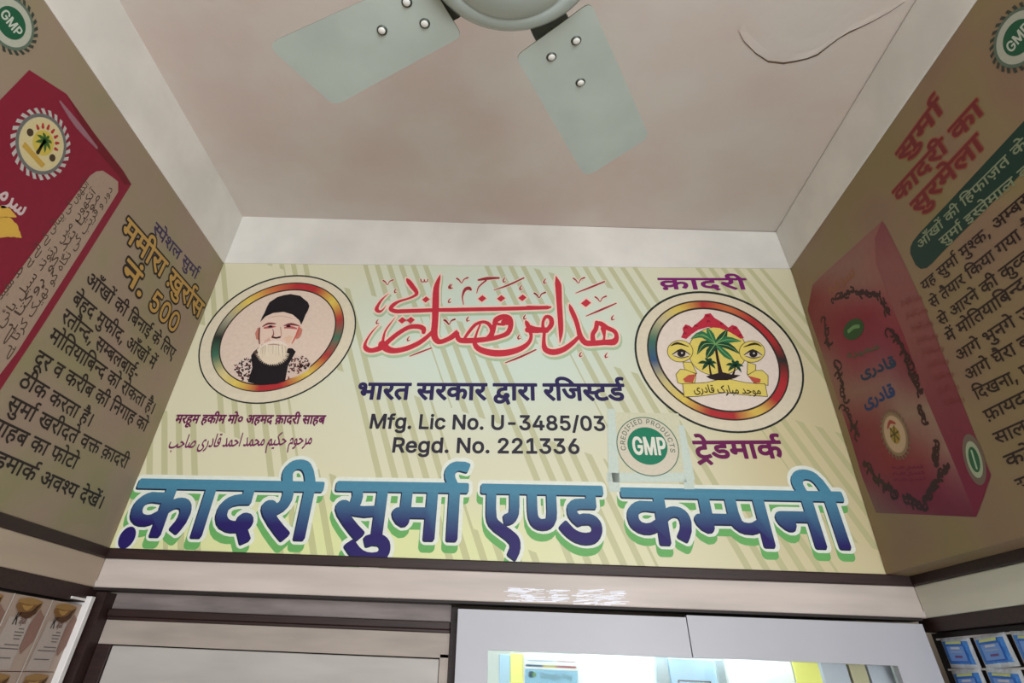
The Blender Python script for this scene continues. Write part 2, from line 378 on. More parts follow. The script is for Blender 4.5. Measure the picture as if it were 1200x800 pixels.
 'd58': '100,191 64,206 50,220 40,255 48,287 71,307 129,311 191,276 250,309 273,335 291,366 301,402 305,443 302,478 292,508 276,532 254,551 228,562 180,565 153,552 140,530 142,495 156,472 186,454 236,442 270,440 253,370 196,378 149,394 112,418 87,447 71,480 66,517 70,549 82,577 102,600 129,618 163,628 235,630 292,610 318,594 358,546 373,516 384,440 380,395 369,353 350,312 324,276 292,246 254,221 341,134 414,43 350,-1 286,84 204,172 179,194;591,551 591,0 510,0 510,551 421,551 421,622 695,622 695,551',
 'd54': '0,551 0,622 693,622 693,551 589,551 589,0 508,0 508,355 462,351 429,334 397,300 369,245 356,208 279,232 311,313 246,348 209,353 164,343 136,313 128,294 128,246 148,198 210,126 309,40 255,-12 182,53 119,114 73,176 57,207 48,240 45,275 56,337 87,382 131,410 180,424 259,420 332,387 354,370 396,401 444,420 508,426 508,551',
 'd93': '729,551 729,0 648,0 648,45 572,16 488,7 417,13 348,31 282,60 216,104 150,164 69,261 41,325 42,352 55,376 83,391 120,392 148,382 181,350 203,380 217,475 201,551 0,551 0,622 833,622 833,551;578,238 648,280 648,551 281,551 296,493 294,407 282,364 263,328 237,298 204,273 166,253 214,201 263,158 314,124 368,99 426,84 518,80 598,97 648,122 648,198 571,168 491,166 436,184 394,216 366,263 358,290 356,319 361,364 377,402 404,432 439,455 482,468 616,463 610,394 540,404 510,402 464,382 449,365 440,343 437,316 440,290 449,269 464,252 508,234;55,51 70,77 94,92 123,92 147,77 161,51 161,20 147,-6 123,-20 94,-20 70,-6 55,20',
 'd6': '-183,787 -168,813 -144,828 -115,828 -91,813 -77,787 -77,757 -91,731 -115,716 -144,716 -168,731 -183,757',
 'd801': '74,76 80,94 103,114 133,121 164,114 188,94 196,54 188,15 164,-7 133,-14 103,-7 80,15 74,32',
 'd10': '470,218 465,175 450,141 424,114 392,95 354,84 312,80 257,87 206,108 159,144 115,196 71,267 29,356 100,382 129,316 160,260 193,214 228,180 265,160 305,153 349,161 367,170 388,203 389,251 370,293 318,347 260,341 255,411 328,423 352,435 367,451 377,471 380,494 370,533 340,555 302,562 235,552 171,525 146,594 237,627 298,632 346,628 386,615 418,593 441,565 454,532 459,495 452,447 429,407 392,375 412,355 543,353 594,363 594,551 521,551 521,622 1038,622 1038,551 934,551 934,0 853,0 853,551 675,551 675,0 594,0 594,290 455,282 468,240',
 'd5': '-182,872 -163,890 -139,896 -114,890 -95,872 -89,847 -95,822 -114,803 -139,797 -163,803 -182,822 -186,834;69,863 50,803 25,756 -8,722 -46,698 -89,685 -138,680 -184,685 -226,700 -264,724 -298,760 -327,806 -352,863 -283,887 -245,809 -223,782 -198,763 -169,751 -135,747 -100,751 -71,764 -49,784 -17,848 -5,889',
 'd26': '729,551 729,0 648,0 648,45 572,16 488,7 417,13 348,31 282,60 216,104 150,164 69,261 41,325 42,352 55,376 83,391 120,392 148,382 181,350 203,380 217,475 201,551 0,551 0,622 833,622 833,551;578,238 648,280 648,551 281,551 296,493 294,407 282,364 263,328 237,298 204,273 166,253 214,201 263,158 314,124 368,99 426,84 518,80 598,97 648,122 648,198 571,168 491,166 436,184 394,216 366,263 358,290 356,319 361,364 377,402 404,432 439,455 482,468 616,463 610,394 540,404 510,402 464,382 449,365 440,343 437,316 440,290 449,269 464,252 508,234',
 'd461': '170,551 170,0 89,0 89,551 0,551 0,622 273,622 273,551;90,615 48,740 19,788 -15,815 -70,823 -126,809 -150,882 -92,894 -25,893 7,885 60,850 106,784 146,681 165,615;148,836 162,862 187,877 216,877 240,862 255,836 255,806 240,780 216,765 187,765 162,780 148,806',
 'd12': '213,215 161,197 105,239 64,290 54,319 51,370 67,413 103,443 141,458 221,465 314,465 314,551 0,551 0,622 505,622 505,551 395,551 395,394 211,394 145,381 132,361 136,318 174,277 239,292 322,290 363,277 398,256 425,228 442,194 447,154 442,114 429,80 406,52 374,30 335,14 289,4 415,-40 382,-110 273,-56 176,1 108,10 82,18 63,30 52,46 50,79 62,102 85,114 115,115 158,97 194,70 262,70 328,88 349,105 362,126 366,153 355,190 342,204 299,220;293,615 249,713 243,762 248,803 263,836 288,862 320,881 356,892 457,890 504,872 482,806 405,827 380,825 360,817 332,788 323,747 336,682 375,615',
 'd47': '460,551 460,349 514,386 555,398 619,394 654,381 684,358 707,326 720,286 725,239 710,141 681,73 660,39 588,80 629,154 643,210 643,266 625,307 610,320 570,330 534,322 498,298 460,257 460,0 379,0 379,193 323,160 248,146 198,152 139,183 110,217 90,262 80,318 79,354 79,551 0,551 0,622 786,622 786,551;160,551 160,360 166,281 178,252 204,227 248,217 299,225 342,246 379,278 379,551',
 'd799': '46,-129 74,-3 95,116 192,116 199,105 162,-11 113,-129',
 'd449': '-169,615 -210,740 -240,788 -274,815 -329,823 -385,809 -409,882 -351,894 -284,893 -252,885 -199,850 -154,784 -113,681 -94,615;-111,836 -96,862 -72,877 -43,877 -18,862 -4,836 -4,806 -18,780 -43,765 -72,765 -96,780 -111,806',
 'd80': '170,551 170,0 89,0 89,551 0,551 0,622 273,622 273,551;80,615 30,674 -14,698 -102,697 -143,682 -169,751 -86,772 -38,771 13,752 55,716 72,692 76,694 37,774 -4,815 -37,826 -127,813 -150,882 -92,894 -25,893 7,885 60,850 106,784 146,681 165,615',
 'd202': '0,622 373,622 373,551 0,551;204,298 202,227 190,202 167,190 137,190 102,209 56,260 39,299 38,332 50,355 78,367 98,369 385,369 385,298',
 'd207': '207,321 428,321 428,250 207,250 201,177 182,157 146,152 92,183 50,237 39,278 45,300 64,315 126,321 126,551 0,551 0,622 364,622 364,551 207,551',
 'd800': '49,338 291,338 291,256 49,256',
 'd51': '595,622 595,551 491,551 491,0 410,0 410,179 343,146 286,134 253,132 197,139 148,159 108,192 75,237 52,291 38,353 106,375 147,407 157,430 159,475 123,551 0,551 0,622;129,301 160,247 202,214 259,203 320,212 370,239 410,274 410,551 211,551 237,481 240,445 228,381 191,333',
 'd76': '-179,615 -228,674 -272,698 -361,697 -402,682 -428,751 -345,772 -297,771 -246,752 -204,716 -187,692 -183,694 -222,774 -263,815 -296,826 -386,813 -409,882 -351,894 -284,893 -252,885 -199,850 -154,784 -113,681 -94,615',
 'd104': '194,622 275,622 275,0 194,0',
 'd420': '472,-245 362,-268 316,-264 276,-250 244,-228 221,-200 207,-165 202,-126 207,-90 222,-58 248,-29 282,-7 324,7 377,11 342,73 259,69 202,78 124,112 83,151 56,204 48,236 48,300 62,348 86,385 126,419 183,443 252,455 295,456 295,551 0,551 0,622 534,622 534,551 376,551 376,385 260,382 191,365 159,344 138,317 127,282 130,229 144,200 166,174 197,155 237,144 312,141 306,176 315,214 341,234 373,240 421,229 451,199 461,162 455,126 424,93 410,86 464,-2 510,-20 552,-44 622,-111 680,-189 618,-228 582,-177 508,-101 469,-77 426,-62 379,-57 322,-66 302,-76 279,-108 276,-128 279,-151 287,-168 318,-189 390,-194 447,-175',
 'd57': '571,551 467,551 467,0 387,0 387,165 324,132 267,120 198,120 137,139 89,174 70,198 57,224 46,286 52,339 72,383 104,418 146,444 196,459 326,459 354,454 349,381 259,391 221,388 188,379 162,364 143,343 131,318 127,287 131,256 141,231 158,212 206,191 235,188 298,198 369,242 387,260 387,551 0,551 0,622 571,622',
 'd27': '208,551 208,234 196,193 174,180 143,180 106,199 60,250 43,289 47,335 66,353 127,359 127,551 0,551 0,622 578,622 578,551 474,551 474,0 393,0 393,551',
 'd36': '600,551 371,551 371,414 420,391 462,362 495,328 519,288 534,245 539,198 535,154 524,116 506,84 482,58 418,20 340,2 297,0 227,6 166,25 115,56 77,99 54,152 46,216 50,258 61,296 80,328 105,356 135,379 207,410 290,420 290,551 0,551 0,622 600,622;293,72 338,75 377,86 411,102 437,127 453,159 458,200 455,231 445,260 407,311 343,349 262,346 221,337 170,309 142,276 128,235 126,210 131,167 147,133 174,106 208,87 248,76',
 'd494': '312,-12 227,68 164,150 144,210 142,260 162,307 182,329 38,327 38,399 467,399 467,551 0,551 0,622 873,622 873,551 548,551 548,349 602,386 643,398 706,394 741,381 772,358 795,326 808,286 813,239 798,141 769,73 748,39 675,80 705,127 725,182 732,237 723,289 698,320 658,330 622,322 585,298 548,257 548,0 467,0 467,328 336,327 274,317 245,299 232,284 222,237 226,205 238,173 258,142 322,77 366,40',
 'd213': '100,191 64,206 50,220 40,255 48,287 71,307 129,311 191,276 250,309 273,335 291,366 301,402 305,443 302,478 292,508 276,532 254,551 228,562 180,565 153,552 140,530 142,495 156,472 186,454 236,442 270,440 253,370 196,378 149,394 112,418 87,447 71,480 66,517 70,549 82,577 102,600 129,618 163,628 235,630 292,610 318,594 358,546 373,516 384,440 380,395 369,353 350,312 324,276 292,246 254,221 341,134 414,43 350,-1 286,84 204,172 179,194',
 'd95': '653,551 653,0 572,0 572,370 435,370 378,373 420,329 448,276 458,218 449,163 422,122 384,95 336,82 275,83 209,110 177,135 117,212 59,327 31,401 102,426 133,344 165,276 198,222 232,184 268,161 306,153 344,161 370,184 379,227 376,256 348,310 301,357 273,377 302,441 572,441 572,551 0,551 0,622 757,622 757,551;225,-40 240,-14 264,1 293,1 317,-14 331,-40 331,-71 317,-96 293,-111 264,-111 230,-85 225,-71',
 'd11': '213,215 161,197 105,239 64,290 54,319 51,370 67,413 103,443 141,458 221,465 314,465 314,551 0,551 0,622 505,622 505,551 395,551 395,394 211,394 145,381 132,361 136,318 174,277 239,292 322,290 363,277 398,256 425,228 442,194 447,154 442,114 429,80 406,52 374,30 335,14 289,4 415,-40 382,-110 273,-56 176,1 108,10 82,18 63,30 52,46 50,79 62,102 85,114 115,115 158,97 194,70 262,70 328,88 349,105 362,126 366,153 355,190 342,204 299,220',
 'd212': '0,622 406,622 406,551 0,551;425,193 340,140 272,120 198,120 137,139 89,174 70,198 57,224 46,286 52,339 72,383 104,418 146,444 196,459 326,459 354,454 349,381 259,391 221,388 188,379 162,364 143,343 131,318 127,287 131,256 141,231 158,212 206,191 235,188 298,198 369,242 387,259',
 'd13': '0,622 563,622 563,551 453,551 471,524 481,495 485,464 476,409 450,364 406,328 451,281 486,223 496,190 497,120 489,92 460,47 415,17 359,2 291,3 220,30 186,55 120,130 59,242 29,313 100,338 140,242 184,164 234,108 262,89 290,78 346,76 388,92 402,108 411,131 412,187 392,236 354,280 329,301 264,294 259,364 341,376 368,390 388,409 400,433 402,482 389,516 351,551 0,551',
 'd96': '300,215 248,197 192,239 151,290 141,319 138,370 154,413 190,443 228,458 308,465 401,465 401,551 0,551 0,622 592,622 592,551 482,551 482,394 298,394 232,381 219,361 223,318 261,277 326,292 409,290 450,277 485,256 512,228 529,194 534,154 529,112 512,75 485,44 447,19 397,5 337,0 274,5 215,20 162,44 112,76 66,114 25,158 86,207 163,132 202,106 244,88 289,78 337,74 401,83 440,109 453,152 442,191 410,214 386,220;259,-119 274,-93 298,-78 327,-78 351,-93 365,-119 365,-150 351,-176 327,-190 298,-190 274,-176 259,-150',
 'd28': '605,551 502,551 502,0 421,0 421,166 352,132 294,120 259,118 211,123 169,136 134,158 107,188 91,224 87,284 104,337 128,366 82,398 52,444 42,497 52,551 0,551 0,622 605,622;167,269 170,244 179,223 215,197 267,188 300,190 358,210 421,260 421,551 145,551 125,515 125,471 144,437 179,417 200,412 308,417 302,347 243,346 196,328 180,313 170,293',
 'd46': '479,551 479,0 398,0 398,191 335,159 284,147 204,152 161,169 128,194 100,234 84,285 79,358 79,551 0,551 0,622 583,622 583,551;398,551 160,551 160,369 172,266 190,240 208,227 263,217 314,225 380,264 398,280',
 'd98': '460,551 460,349 514,386 555,398 619,394 654,381 684,358 707,326 720,286 725,239 710,141 681,73 660,39 588,80 629,154 643,210 643,266 625,307 610,320 570,330 534,322 498,298 460,257 460,0 379,0 379,193 323,160 248,146 198,152 139,183 110,217 90,262 80,318 79,354 79,551 0,551 0,622 786,622 786,551;160,551 160,360 166,281 178,252 204,227 248,217 299,225 342,246 379,278 379,551;89,27 104,53 128,68 157,68 181,53 195,27 195,-4 181,-30 157,-44 128,-44 104,-30 89,-4',
 'a100': '390,-21 416,61 545,68 680,96 768,128 848,174 884,202 916,235 979,198 965,127 975,108 998,92 1068,78 1126,72 1142,48 1137,18 1119,1 1093,-5 980,8 927,34 908,52 896,73 891,99 893,128 911,122 851,78 736,28 647,4 548,-12 444,-20;390,-21 281,-16 191,0 121,26 71,64 53,88 40,116 30,199 53,322 58,339 133,320 112,205 115,173 124,145 138,122 161,102 191,87 281,67 416,61 436,11;438,-205 419,-186 413,-162 419,-138 438,-119 463,-112 487,-119 506,-138 512,-162 506,-186 487,-205 476,-209',
 'a414': '0,-5 9,77 144,91 271,131 386,194 326,234 224,266 88,262 76,259 60,335 166,352 260,340 381,285 461,242 521,230 542,230 549,158 495,153 376,103 273,50 176,16 96,0',
 'a46': '242,-3 168,13 143,27 124,46 110,69 95,129 92,167 72,714 154,714 174,199 184,124 202,96 239,81 324,72 340,48 335,18 317,1 305,-4',
 'a1023': '484,-18 379,-15 267,0 217,17 184,41 164,71 158,89 181,97 146,45 107,15 45,-3 0,-5 10,77 51,81 82,95 114,137 146,240 154,275 227,256 206,151 217,110 241,91 313,72 443,64 544,65 653,78 708,96 748,122 773,154 780,207 761,249 736,272 699,285 643,284 580,262 518,223 437,149 361,55 274,58 350,164 414,234 485,295 561,340 641,366 681,369 747,359 800,330 836,286 856,231 854,162 843,126 824,92 795,61 756,34 707,12 646,-5 571,-15',
 'a1482': '38,69 72,176 144,148 112,20 119,-42 141,-80 175,-110 245,-140 331,-150 419,-143 491,-123 547,-95 587,-62 616,-13 616,10 589,33 461,86 411,120 390,150 382,188 391,242 418,296 458,344 510,383 568,410 629,419 701,408 744,386 711,315 629,337 570,325 516,293 477,249 462,201 470,180 584,120 677,71 699,46 707,14 696,-38 663,-94 608,-146 533,-190 488,-208 385,-229 285,-230 210,-218 144,-193 91,-155 52,-104 32,-39',
 'a971': '4,-230 -25,-154 89,-106 130,-78 188,-17 206,15 224,77 220,161 174,271 157,302 230,339 271,255 294,179 301,114 292,35 265,-33 204,-116 127,-176 26,-224',
 'a212': '35,45 75,114 156,82 246,78 294,87 327,105 345,130 350,176 335,234 284,329 220,424 289,469 350,378 408,265 430,180 430,131 412,80 396,56 345,18 310,5 215,-6 103,10',
 'a940': '0,-5 10,77 148,80 231,93 272,113 299,140 316,178 323,288 305,361 282,397 252,417 219,417 192,402 171,374 154,321 157,278 168,258 205,239 319,245 351,257 355,187 248,156 172,163 125,185 92,218 76,259 79,334 106,408 153,467 194,492 242,501 276,497 306,485 332,466 371,410 394,336 402,255 391,165 376,126 356,93 328,63 276,30 166,3 29,-5;268,610 249,629 243,653 249,677 268,696 293,703 317,696 336,677 342,653 336,629 317,610 306,606;131,610 112,629 106,653 112,677 131,696 156,703 180,696 199,677 205,653 199,629 180,610 169,606',
 'a213': '273,81 312,95 338,116 350,145 346,192 299,296 238,398 220,424 289,469 357,358 406,260 448,147 481,97 518,79 564,72 581,48 576,18 558,1 532,-5 468,8 429,31 399,70 381,125 421,157 413,105 390,56 342,18 309,5 215,-6 103,10 35,45 75,114 156,82 184,78',
 'a768': '0,-5 10,77 42,82 76,112 142,234 207,317 267,355 306,362 347,356 382,336 429,273 476,170 515,105 556,81 611,72 627,48 622,18 604,1 578,-5 506,8 468,32 452,49 466,70 448,34 410,-2 363,-18 301,-13 234,19 173,74 156,96 106,28 58,1;194,172 270,88 345,62 383,73 396,87 404,106 403,129 348,254 311,281 279,278 234,238',
 'a45': '92,0 72,714 153,714 173,0',
 'a416': '560,0 497,21 464,47 438,86 421,140 480,175 500,130 526,101 564,85 670,72 686,48 681,18 663,1 651,-4;0,-5 9,77 144,91 271,131 386,194 326,234 224,266 88,262 76,259 60,335 166,352 260,340 381,285 461,242 521,230 542,230 549,158 495,153 376,103 273,50 176,16 96,0',
 'a766': '0,-5 10,77 43,82 82,112 133,204 171,276 228,336 285,357 326,356 386,328 432,274 459,208 465,162 456,93 429,45 390,16 346,2 274,5 208,24 121,73 160,136 221,103 295,83 360,90 385,115 393,151 387,190 357,243 329,268 286,275 252,257 215,208 156,89 113,31 68,4',
 'a765': '77,-393 52,-292 32,-195 14,-76 10,-25 21,68 52,149 96,218 149,273 236,333 313,360 350,361 378,351 403,327 440,252 477,150 513,97 555,78 595,72 611,48 606,18 588,1 562,-5 515,1 478,19 448,47 471,66 440,18 400,-9 352,-18 292,-8 211,38 142,118 128,142 138,140 109,85 92,-25 108,-157 134,-286 156,-374;381,67 402,83 405,114 360,236 334,269 281,264 196,206 184,193 185,201 219,146 281,90 323,70 342,66',
 'a1486': '0,-5 10,77 88,84 119,101 140,130 168,242 176,283 254,268 233,137 243,103 294,82 396,76 414,66 423,38 417,18 399,1 373,-5 254,7 210,30 187,82 184,99 214,97 180,45 137,14 29,-5;227,-188 208,-169 202,-145 208,-121 227,-102 252,-95 276,-102 295,-121 301,-145 295,-169 276,-188 265,-192;90,-188 71,-169 65,-145 71,-121 90,-102 115,-95 139,-102 158,-121 164,-145 158,-169 139,-188 128,-192',
 'a617': '0,-5 10,77 138,78 210,86 251,101 274,130 273,158 244,214 152,314 59,399 28,439 49,513 104,558 216,622 318,673 388,707 422,633 326,586 204,524 99,461 77,445 83,479 168,406 267,310 331,227 384,139 418,106 474,82 541,72 557,48 552,18 534,1 508,-5 420,11 373,37 332,82 315,113 345,101 310,54 240,13 157,-2 83,-5',
 'a764': '74,-393 44,-264 26,-148 20,-61 22,-23 42,40 58,66 101,104 154,127 246,140 369,127 366,192 334,264 293,295 242,300 197,281 144,222 132,201 70,235 107,297 149,340 194,368 263,382 295,380 349,360 389,326 417,281 440,205 438,105 407,29 276,56 198,54 157,40 127,16 108,-19 105,-122 118,-224 141,-336 151,-373',
 'a1457': '58,-230 40,-148 150,-126 212,-101 260,-64 294,-13 312,55 311,140 303,177 289,210 271,235 249,250 224,255 197,248 164,213 145,158 152,108 200,82 271,77 482,77 505,72 521,48 516,18 498,1 472,-5 233,-5 150,8 105,32 74,69 64,121 77,202 112,270 146,306 186,329 232,337 262,334 289,325 314,310 336,289 355,262 383,189 392,91 388,32 375,-22 354,-70 325,-111 288,-147 242,-177 189,-201 127,-218',
 'a972': '4,-232 -25,-156 61,-121 127,-80 174,-35 204,12 225,84 224,140 190,240 157,302 230,339 282,226 318,125 344,92 382,79 429,72 445,48 440,18 422,1 396,-5 345,2 308,22 283,52 264,105 296,87 293,44 283,4 245,-68 191,-128 128,-176 32,-223',
 'a613': '390,-21 416,61 531,64 650,77 714,101 735,123 741,149 724,206 684,260 596,346 493,439 514,513 612,584 736,648 853,707 887,633 792,587 690,536 579,471 541,443 556,481 634,417 725,330 786,249 808,197 813,113 802,81 778,52 709,14 585,-12 464,-20;390,-21 281,-16 191,0 121,26 71,64 53,88 40,116 30,199 53,322 58,339 133,320 112,205 115,173 124,145 138,122 161,102 191,87 281,67 416,61 436,11',
 'a103': '0,-5 10,77 76,84 103,101 128,151 156,283 234,268 214,134 230,101 261,86 376,72 392,48 387,18 369,1 343,-5 241,6 201,27 177,58 164,99 194,97 160,45 104,7;145,-185 126,-166 120,-142 126,-118 145,-99 170,-92 194,-99 213,-118 219,-142 213,-166 194,-185 183,-189',
 'a527': '0,-5 9,77 144,91 271,131 386,194 326,234 224,266 88,262 76,259 60,335 166,352 260,340 381,285 461,242 521,230 542,230 549,158 495,153 376,103 273,50 176,16 96,0;254,-180 235,-161 229,-137 235,-113 254,-94 279,-87 303,-94 322,-113 328,-137 322,-161 303,-180 292,-184',
 'a305': '0,-5 10,77 148,83 230,102 290,136 320,167 336,205 337,243 319,290 284,325 253,333 223,326 185,291 164,241 165,202 191,149 268,93 173,65 122,114 88,174 81,225 87,276 119,342 170,390 212,409 256,415 287,412 316,403 365,368 400,320 418,263 418,205 404,156 378,113 320,62 203,13 75,-3;392,2 261,26 212,42 281,92 407,80 518,76 536,66 545,38 539,18 521,1 509,-4;222,524 203,543 197,567 203,591 222,610 247,617 271,610 290,591 296,567 290,543 271,524 260,520',
 'a1600': '345,-296 263,-290 192,-280 133,-266 85,-248 48,-227 21,-202 5,-173 0,-140 4,-113 15,-86 34,-60 61,-35 138,10 247,46 313,59 387,69 469,75 572,76 590,66 599,38 593,18 575,1 549,-5 422,-10 310,-24 176,-58 116,-86 85,-116 81,-132 85,-147 98,-161 150,-187 238,-205 363,-215 440,-216 569,-214 681,-207 814,-192 875,-182 861,-260 756,-278 645,-290 521,-297 480,-298',
 'a101': '0,-5 10,77 106,88 130,108 142,140 135,222 96,348 86,373 167,403 205,276 219,179 204,89 173,43 123,13 29,-4;82,-185 63,-166 57,-142 63,-118 82,-99 107,-92 131,-99 150,-118 156,-142 150,-166 131,-185 120,-189',
 'a1495': '0,-5 10,77 76,84 103,101 128,151 156,283 234,268 214,134 230,101 261,86 376,72 392,48 387,18 369,1 343,-5 241,6 201,27 177,58 164,99 194,97 160,45 104,7;65,393 53,447 131,466 126,445 92,464 63,497 53,538 59,574 78,601 122,625 203,621 195,571 142,576 120,568 108,552 108,528 120,505 180,473 139,469 232,498 248,447 126,409',
 'a663': '0,-5 9,77 70,82 102,97 116,127 117,205 98,714 179,714 199,214 196,120 182,71 154,34 108,9 42,-3',
 'a615': '0,-5 10,77 141,78 219,88 266,115 276,149 268,185 243,231 150,329 52,410 28,439 49,513 147,584 270,648 388,707 422,633 327,587 225,536 114,471 76,443 91,481 169,417 260,330 321,249 343,197 350,129 336,79 309,47 263,20 192,1 91,-5',
 'a1483': '34,50 72,176 144,148 112,20 114,-21 130,-66 162,-100 205,-126 286,-147 386,-150 489,-133 569,-100 606,-70 626,-38 624,-4 574,32 476,64 495,147 613,105 746,77 769,72 785,48 780,18 762,1 699,-5 703,-34 692,-82 658,-129 603,-170 529,-202 436,-224 326,-232 226,-221 137,-187 101,-161 71,-130 48,-93 35,-50',
 'a1493': '0,-5 10,77 106,88 130,108 142,140 135,222 96,348 86,373 167,403 205,276 219,179 204,89 173,43 123,13 29,-4;37,514 25,568 103,587 98,566 64,585 35,618 25,659 31,695 50,722 94,746 175,742 167,692 114,697 85,681 80,649 92,626 152,594 111,590 204,619 220,568 98,530',
 'a830': '0,-5 10,77 76,84 103,101 128,151 156,283 234,268 214,134 230,101 261,86 376,72 392,48 387,18 369,1 343,-5 241,6 201,27 177,58 164,99 194,97 160,45 104,7;131,392 112,411 106,435 112,459 131,478 156,485 180,478 199,459 205,435 199,411 180,392 169,388',
 'a886': '34,50 72,176 144,148 112,20 115,-27 124,-55 139,-80 159,-101 213,-131 281,-146 361,-146 432,-130 484,-101 520,-62 549,7 554,54 540,146 509,230 486,280 561,318 608,211 634,95 631,12 607,-69 578,-119 536,-164 479,-199 408,-222 318,-230 243,-224 174,-206 116,-175 70,-131 40,-73 33,-39',
 'a487': '266,-214 228,-204 193,-188 161,-165 134,-136 112,-100 95,-58 85,-9 84,99 101,195 132,277 173,343 221,389 271,413 317,414 355,397 385,365 404,320 410,235 398,179 371,127 350,103 322,82 248,51 313,106 444,81 530,76 548,66 557,38 551,18 533,1 408,3 328,16 415,19 450,-40 456,-82 450,-123 432,-160 401,-190 360,-210 335,-215;0,-5 10,77 92,78 96,4;356,-123 380,-95 384,-49 362,-7 329,14 276,26 154,15 154,83 244,106 294,142 316,178 328,226 323,300 306,328 289,334 266,325 224,280 186,204 164,102 169,-11 188,-65 215,-100 263,-128 295,-134',
 'a828': '0,-5 10,77 106,88 130,108 142,140 135,222 96,348 86,373 167,403 205,276 219,179 204,89 173,43 123,13 29,-4;103,513 84,532 78,556 84,580 103,599 128,606 152,599 171,580 177,556 171,532 152,513 141,509',
 'a57': '89,0 72,644 153,644 170,0;142,746 56,781 22,778 -19,748 -57,780 -9,826 26,840 76,838 147,806 199,804 243,825 272,784 218,748 190,742',
 'a662': '38,69 72,176 144,148 112,20 115,-26 124,-55 139,-80 182,-119 239,-142 303,-150 364,-146 415,-135 456,-116 489,-90 515,-60 533,-24 545,14 552,99 530,714 613,714 629,207 637,149 656,110 685,88 763,72 779,48 774,18 756,1 730,-5 663,10 625,45 607,92 635,64 623,-6 598,-75 556,-137 528,-164 494,-187 454,-206 409,-220 357,-229 264,-230 166,-205 112,-171 68,-125 40,-69 32,-36',
 'a1070': '0,-5 10,77 75,86 96,104 139,231 149,275 224,254 202,130 210,102 237,83 325,79 351,87 379,121 407,237 414,282 490,268 472,130 484,96 520,80 598,80 627,90 653,124 658,163 650,222 615,335 601,373 682,403 720,276 734,179 729,123 702,57 654,15 588,-4 507,0 467,15 439,40 418,97 452,97 426,49 397,19 360,2 261,-4 206,10 175,34 155,76 150,105 180,111 154,55 121,21 80,3',
 'a1257': '0,-5 10,77 122,86 149,104 161,139 155,222 116,348 106,373 187,403 225,276 239,179 233,119 215,72 183,37 137,13 76,-1;193,513 174,532 168,556 174,580 193,599 218,606 242,599 261,580 267,556 261,532 242,513 231,509;56,513 37,532 31,556 37,580 56,599 81,606 105,599 124,580 130,556 124,532 105,513 94,509',
 'a887': '34,51 72,176 144,148 113,27 115,-28 124,-58 140,-84 185,-121 246,-143 316,-150 397,-144 459,-125 503,-96 532,-60 552,4 542,135 507,262 588,284 621,160 639,119 676,88 763,72 779,48 774,18 756,1 730,-5 680,1 628,32 600,76 596,92 637,41 618,-58 587,-119 538,-171 506,-192 468,-209 423,-222 313,-232 240,-226 172,-207 114,-176 69,-131 52,-104 32,-39',
 'a505': '136,-27 162,-53 130,-78 118,-108 123,-145 81,-133 121,-114 151,-122 162,-137 159,-165 145,-182 120,-188 97,-182 80,-163 77,-108 100,-56;0,-5 10,77 106,88 130,108 142,140 135,222 96,348 86,373 167,403 205,276 219,179 204,89 173,43 123,13 29,-4',
 'a1259': '0,-5 10,77 88,84 119,101 140,130 168,242 176,283 254,268 233,137 243,103 294,82 396,76 414,66 423,38 417,18 399,1 373,-5 254,7 210,30 187,82 184,99 214,97 180,45 137,14 29,-5;242,392 223,411 217,435 223,459 242,478 267,485 291,478 310,459 316,435 310,411 291,392 280,388;105,392 86,411 80,435 86,459 105,478 130,485 154,478 173,459 179,435 173,411 154,392 143,388',
 'a1456': '58,-230 40,-148 150,-126 212,-101 260,-64 294,-13 312,55 308,156 282,221 250,249 224,255 195,247 161,210 144,157 147,113 158,93 195,75 309,81 341,93 345,23 288,-1 199,-7 137,6 93,35 74,63 64,119 76,196 110,266 143,303 184,328 232,337 281,328 321,301 352,261 382,182 392,91 388,32 375,-22 354,-70 325,-111 288,-147 242,-177 189,-201 127,-218',
 'a614': '390,-21 416,61 528,64 645,81 713,106 740,133 740,158 711,214 618,314 526,399 495,439 516,513 563,553 672,616 762,661 855,707 889,633 804,591 680,529 574,467 544,445 550,479 635,406 734,310 798,227 858,129 913,90 1008,72 1024,48 1019,18 1001,1 975,-5 887,11 840,37 799,82 782,113 812,101 771,52 727,25 664,3 578,-12 461,-20;390,-21 281,-16 191,0 121,26 71,64 53,88 40,116 30,199 53,322 58,339 133,320 112,205 115,173 124,145 138,122 161,102 191,87 281,67 416,61 436,11',
 'a1361': '0,-5 10,77 122,86 149,104 161,139 155,222 116,348 106,373 187,403 225,276 239,179 233,119 215,72 183,37 137,13 76,-1;49,541 29,543 31,601 165,594 228,611 237,631 228,651 192,656 132,614 111,587 55,591 114,670 172,708 213,716 257,706 285,676 293,657 294,622 284,592 260,564 217,543 187,537;82,601 76,794 131,794 139,627',
 'a503': '170,2 114,17 69,48 52,69 32,124 30,158 45,225 63,266 90,309 129,355 178,402 197,348 129,409 181,471 277,383 328,318 363,247 372,210 367,119 340,62 308,30 262,8 234,2;223,83 272,102 299,141 303,192 288,246 262,288 184,361 228,363 164,296 115,205 109,166 112,140 121,119 155,91 177,84',
 'a362': '-1,550 -38,606 56,663 136,710 230,763 338,821 366,760 259,702 168,651 59,587;0,-5 10,77 138,78 210,86 251,101 274,130 273,158 244,214 152,314 59,399 28,439 49,513 104,558 216,622 318,673 388,707 422,633 326,586 204,524 99,461 77,445 83,479 168,406 267,310 331,227 384,139 418,106 474,82 541,72 557,48 552,18 534,1 508,-5 420,11 373,37 332,82 315,113 345,101 310,54 240,13 157,-2 83,-5',
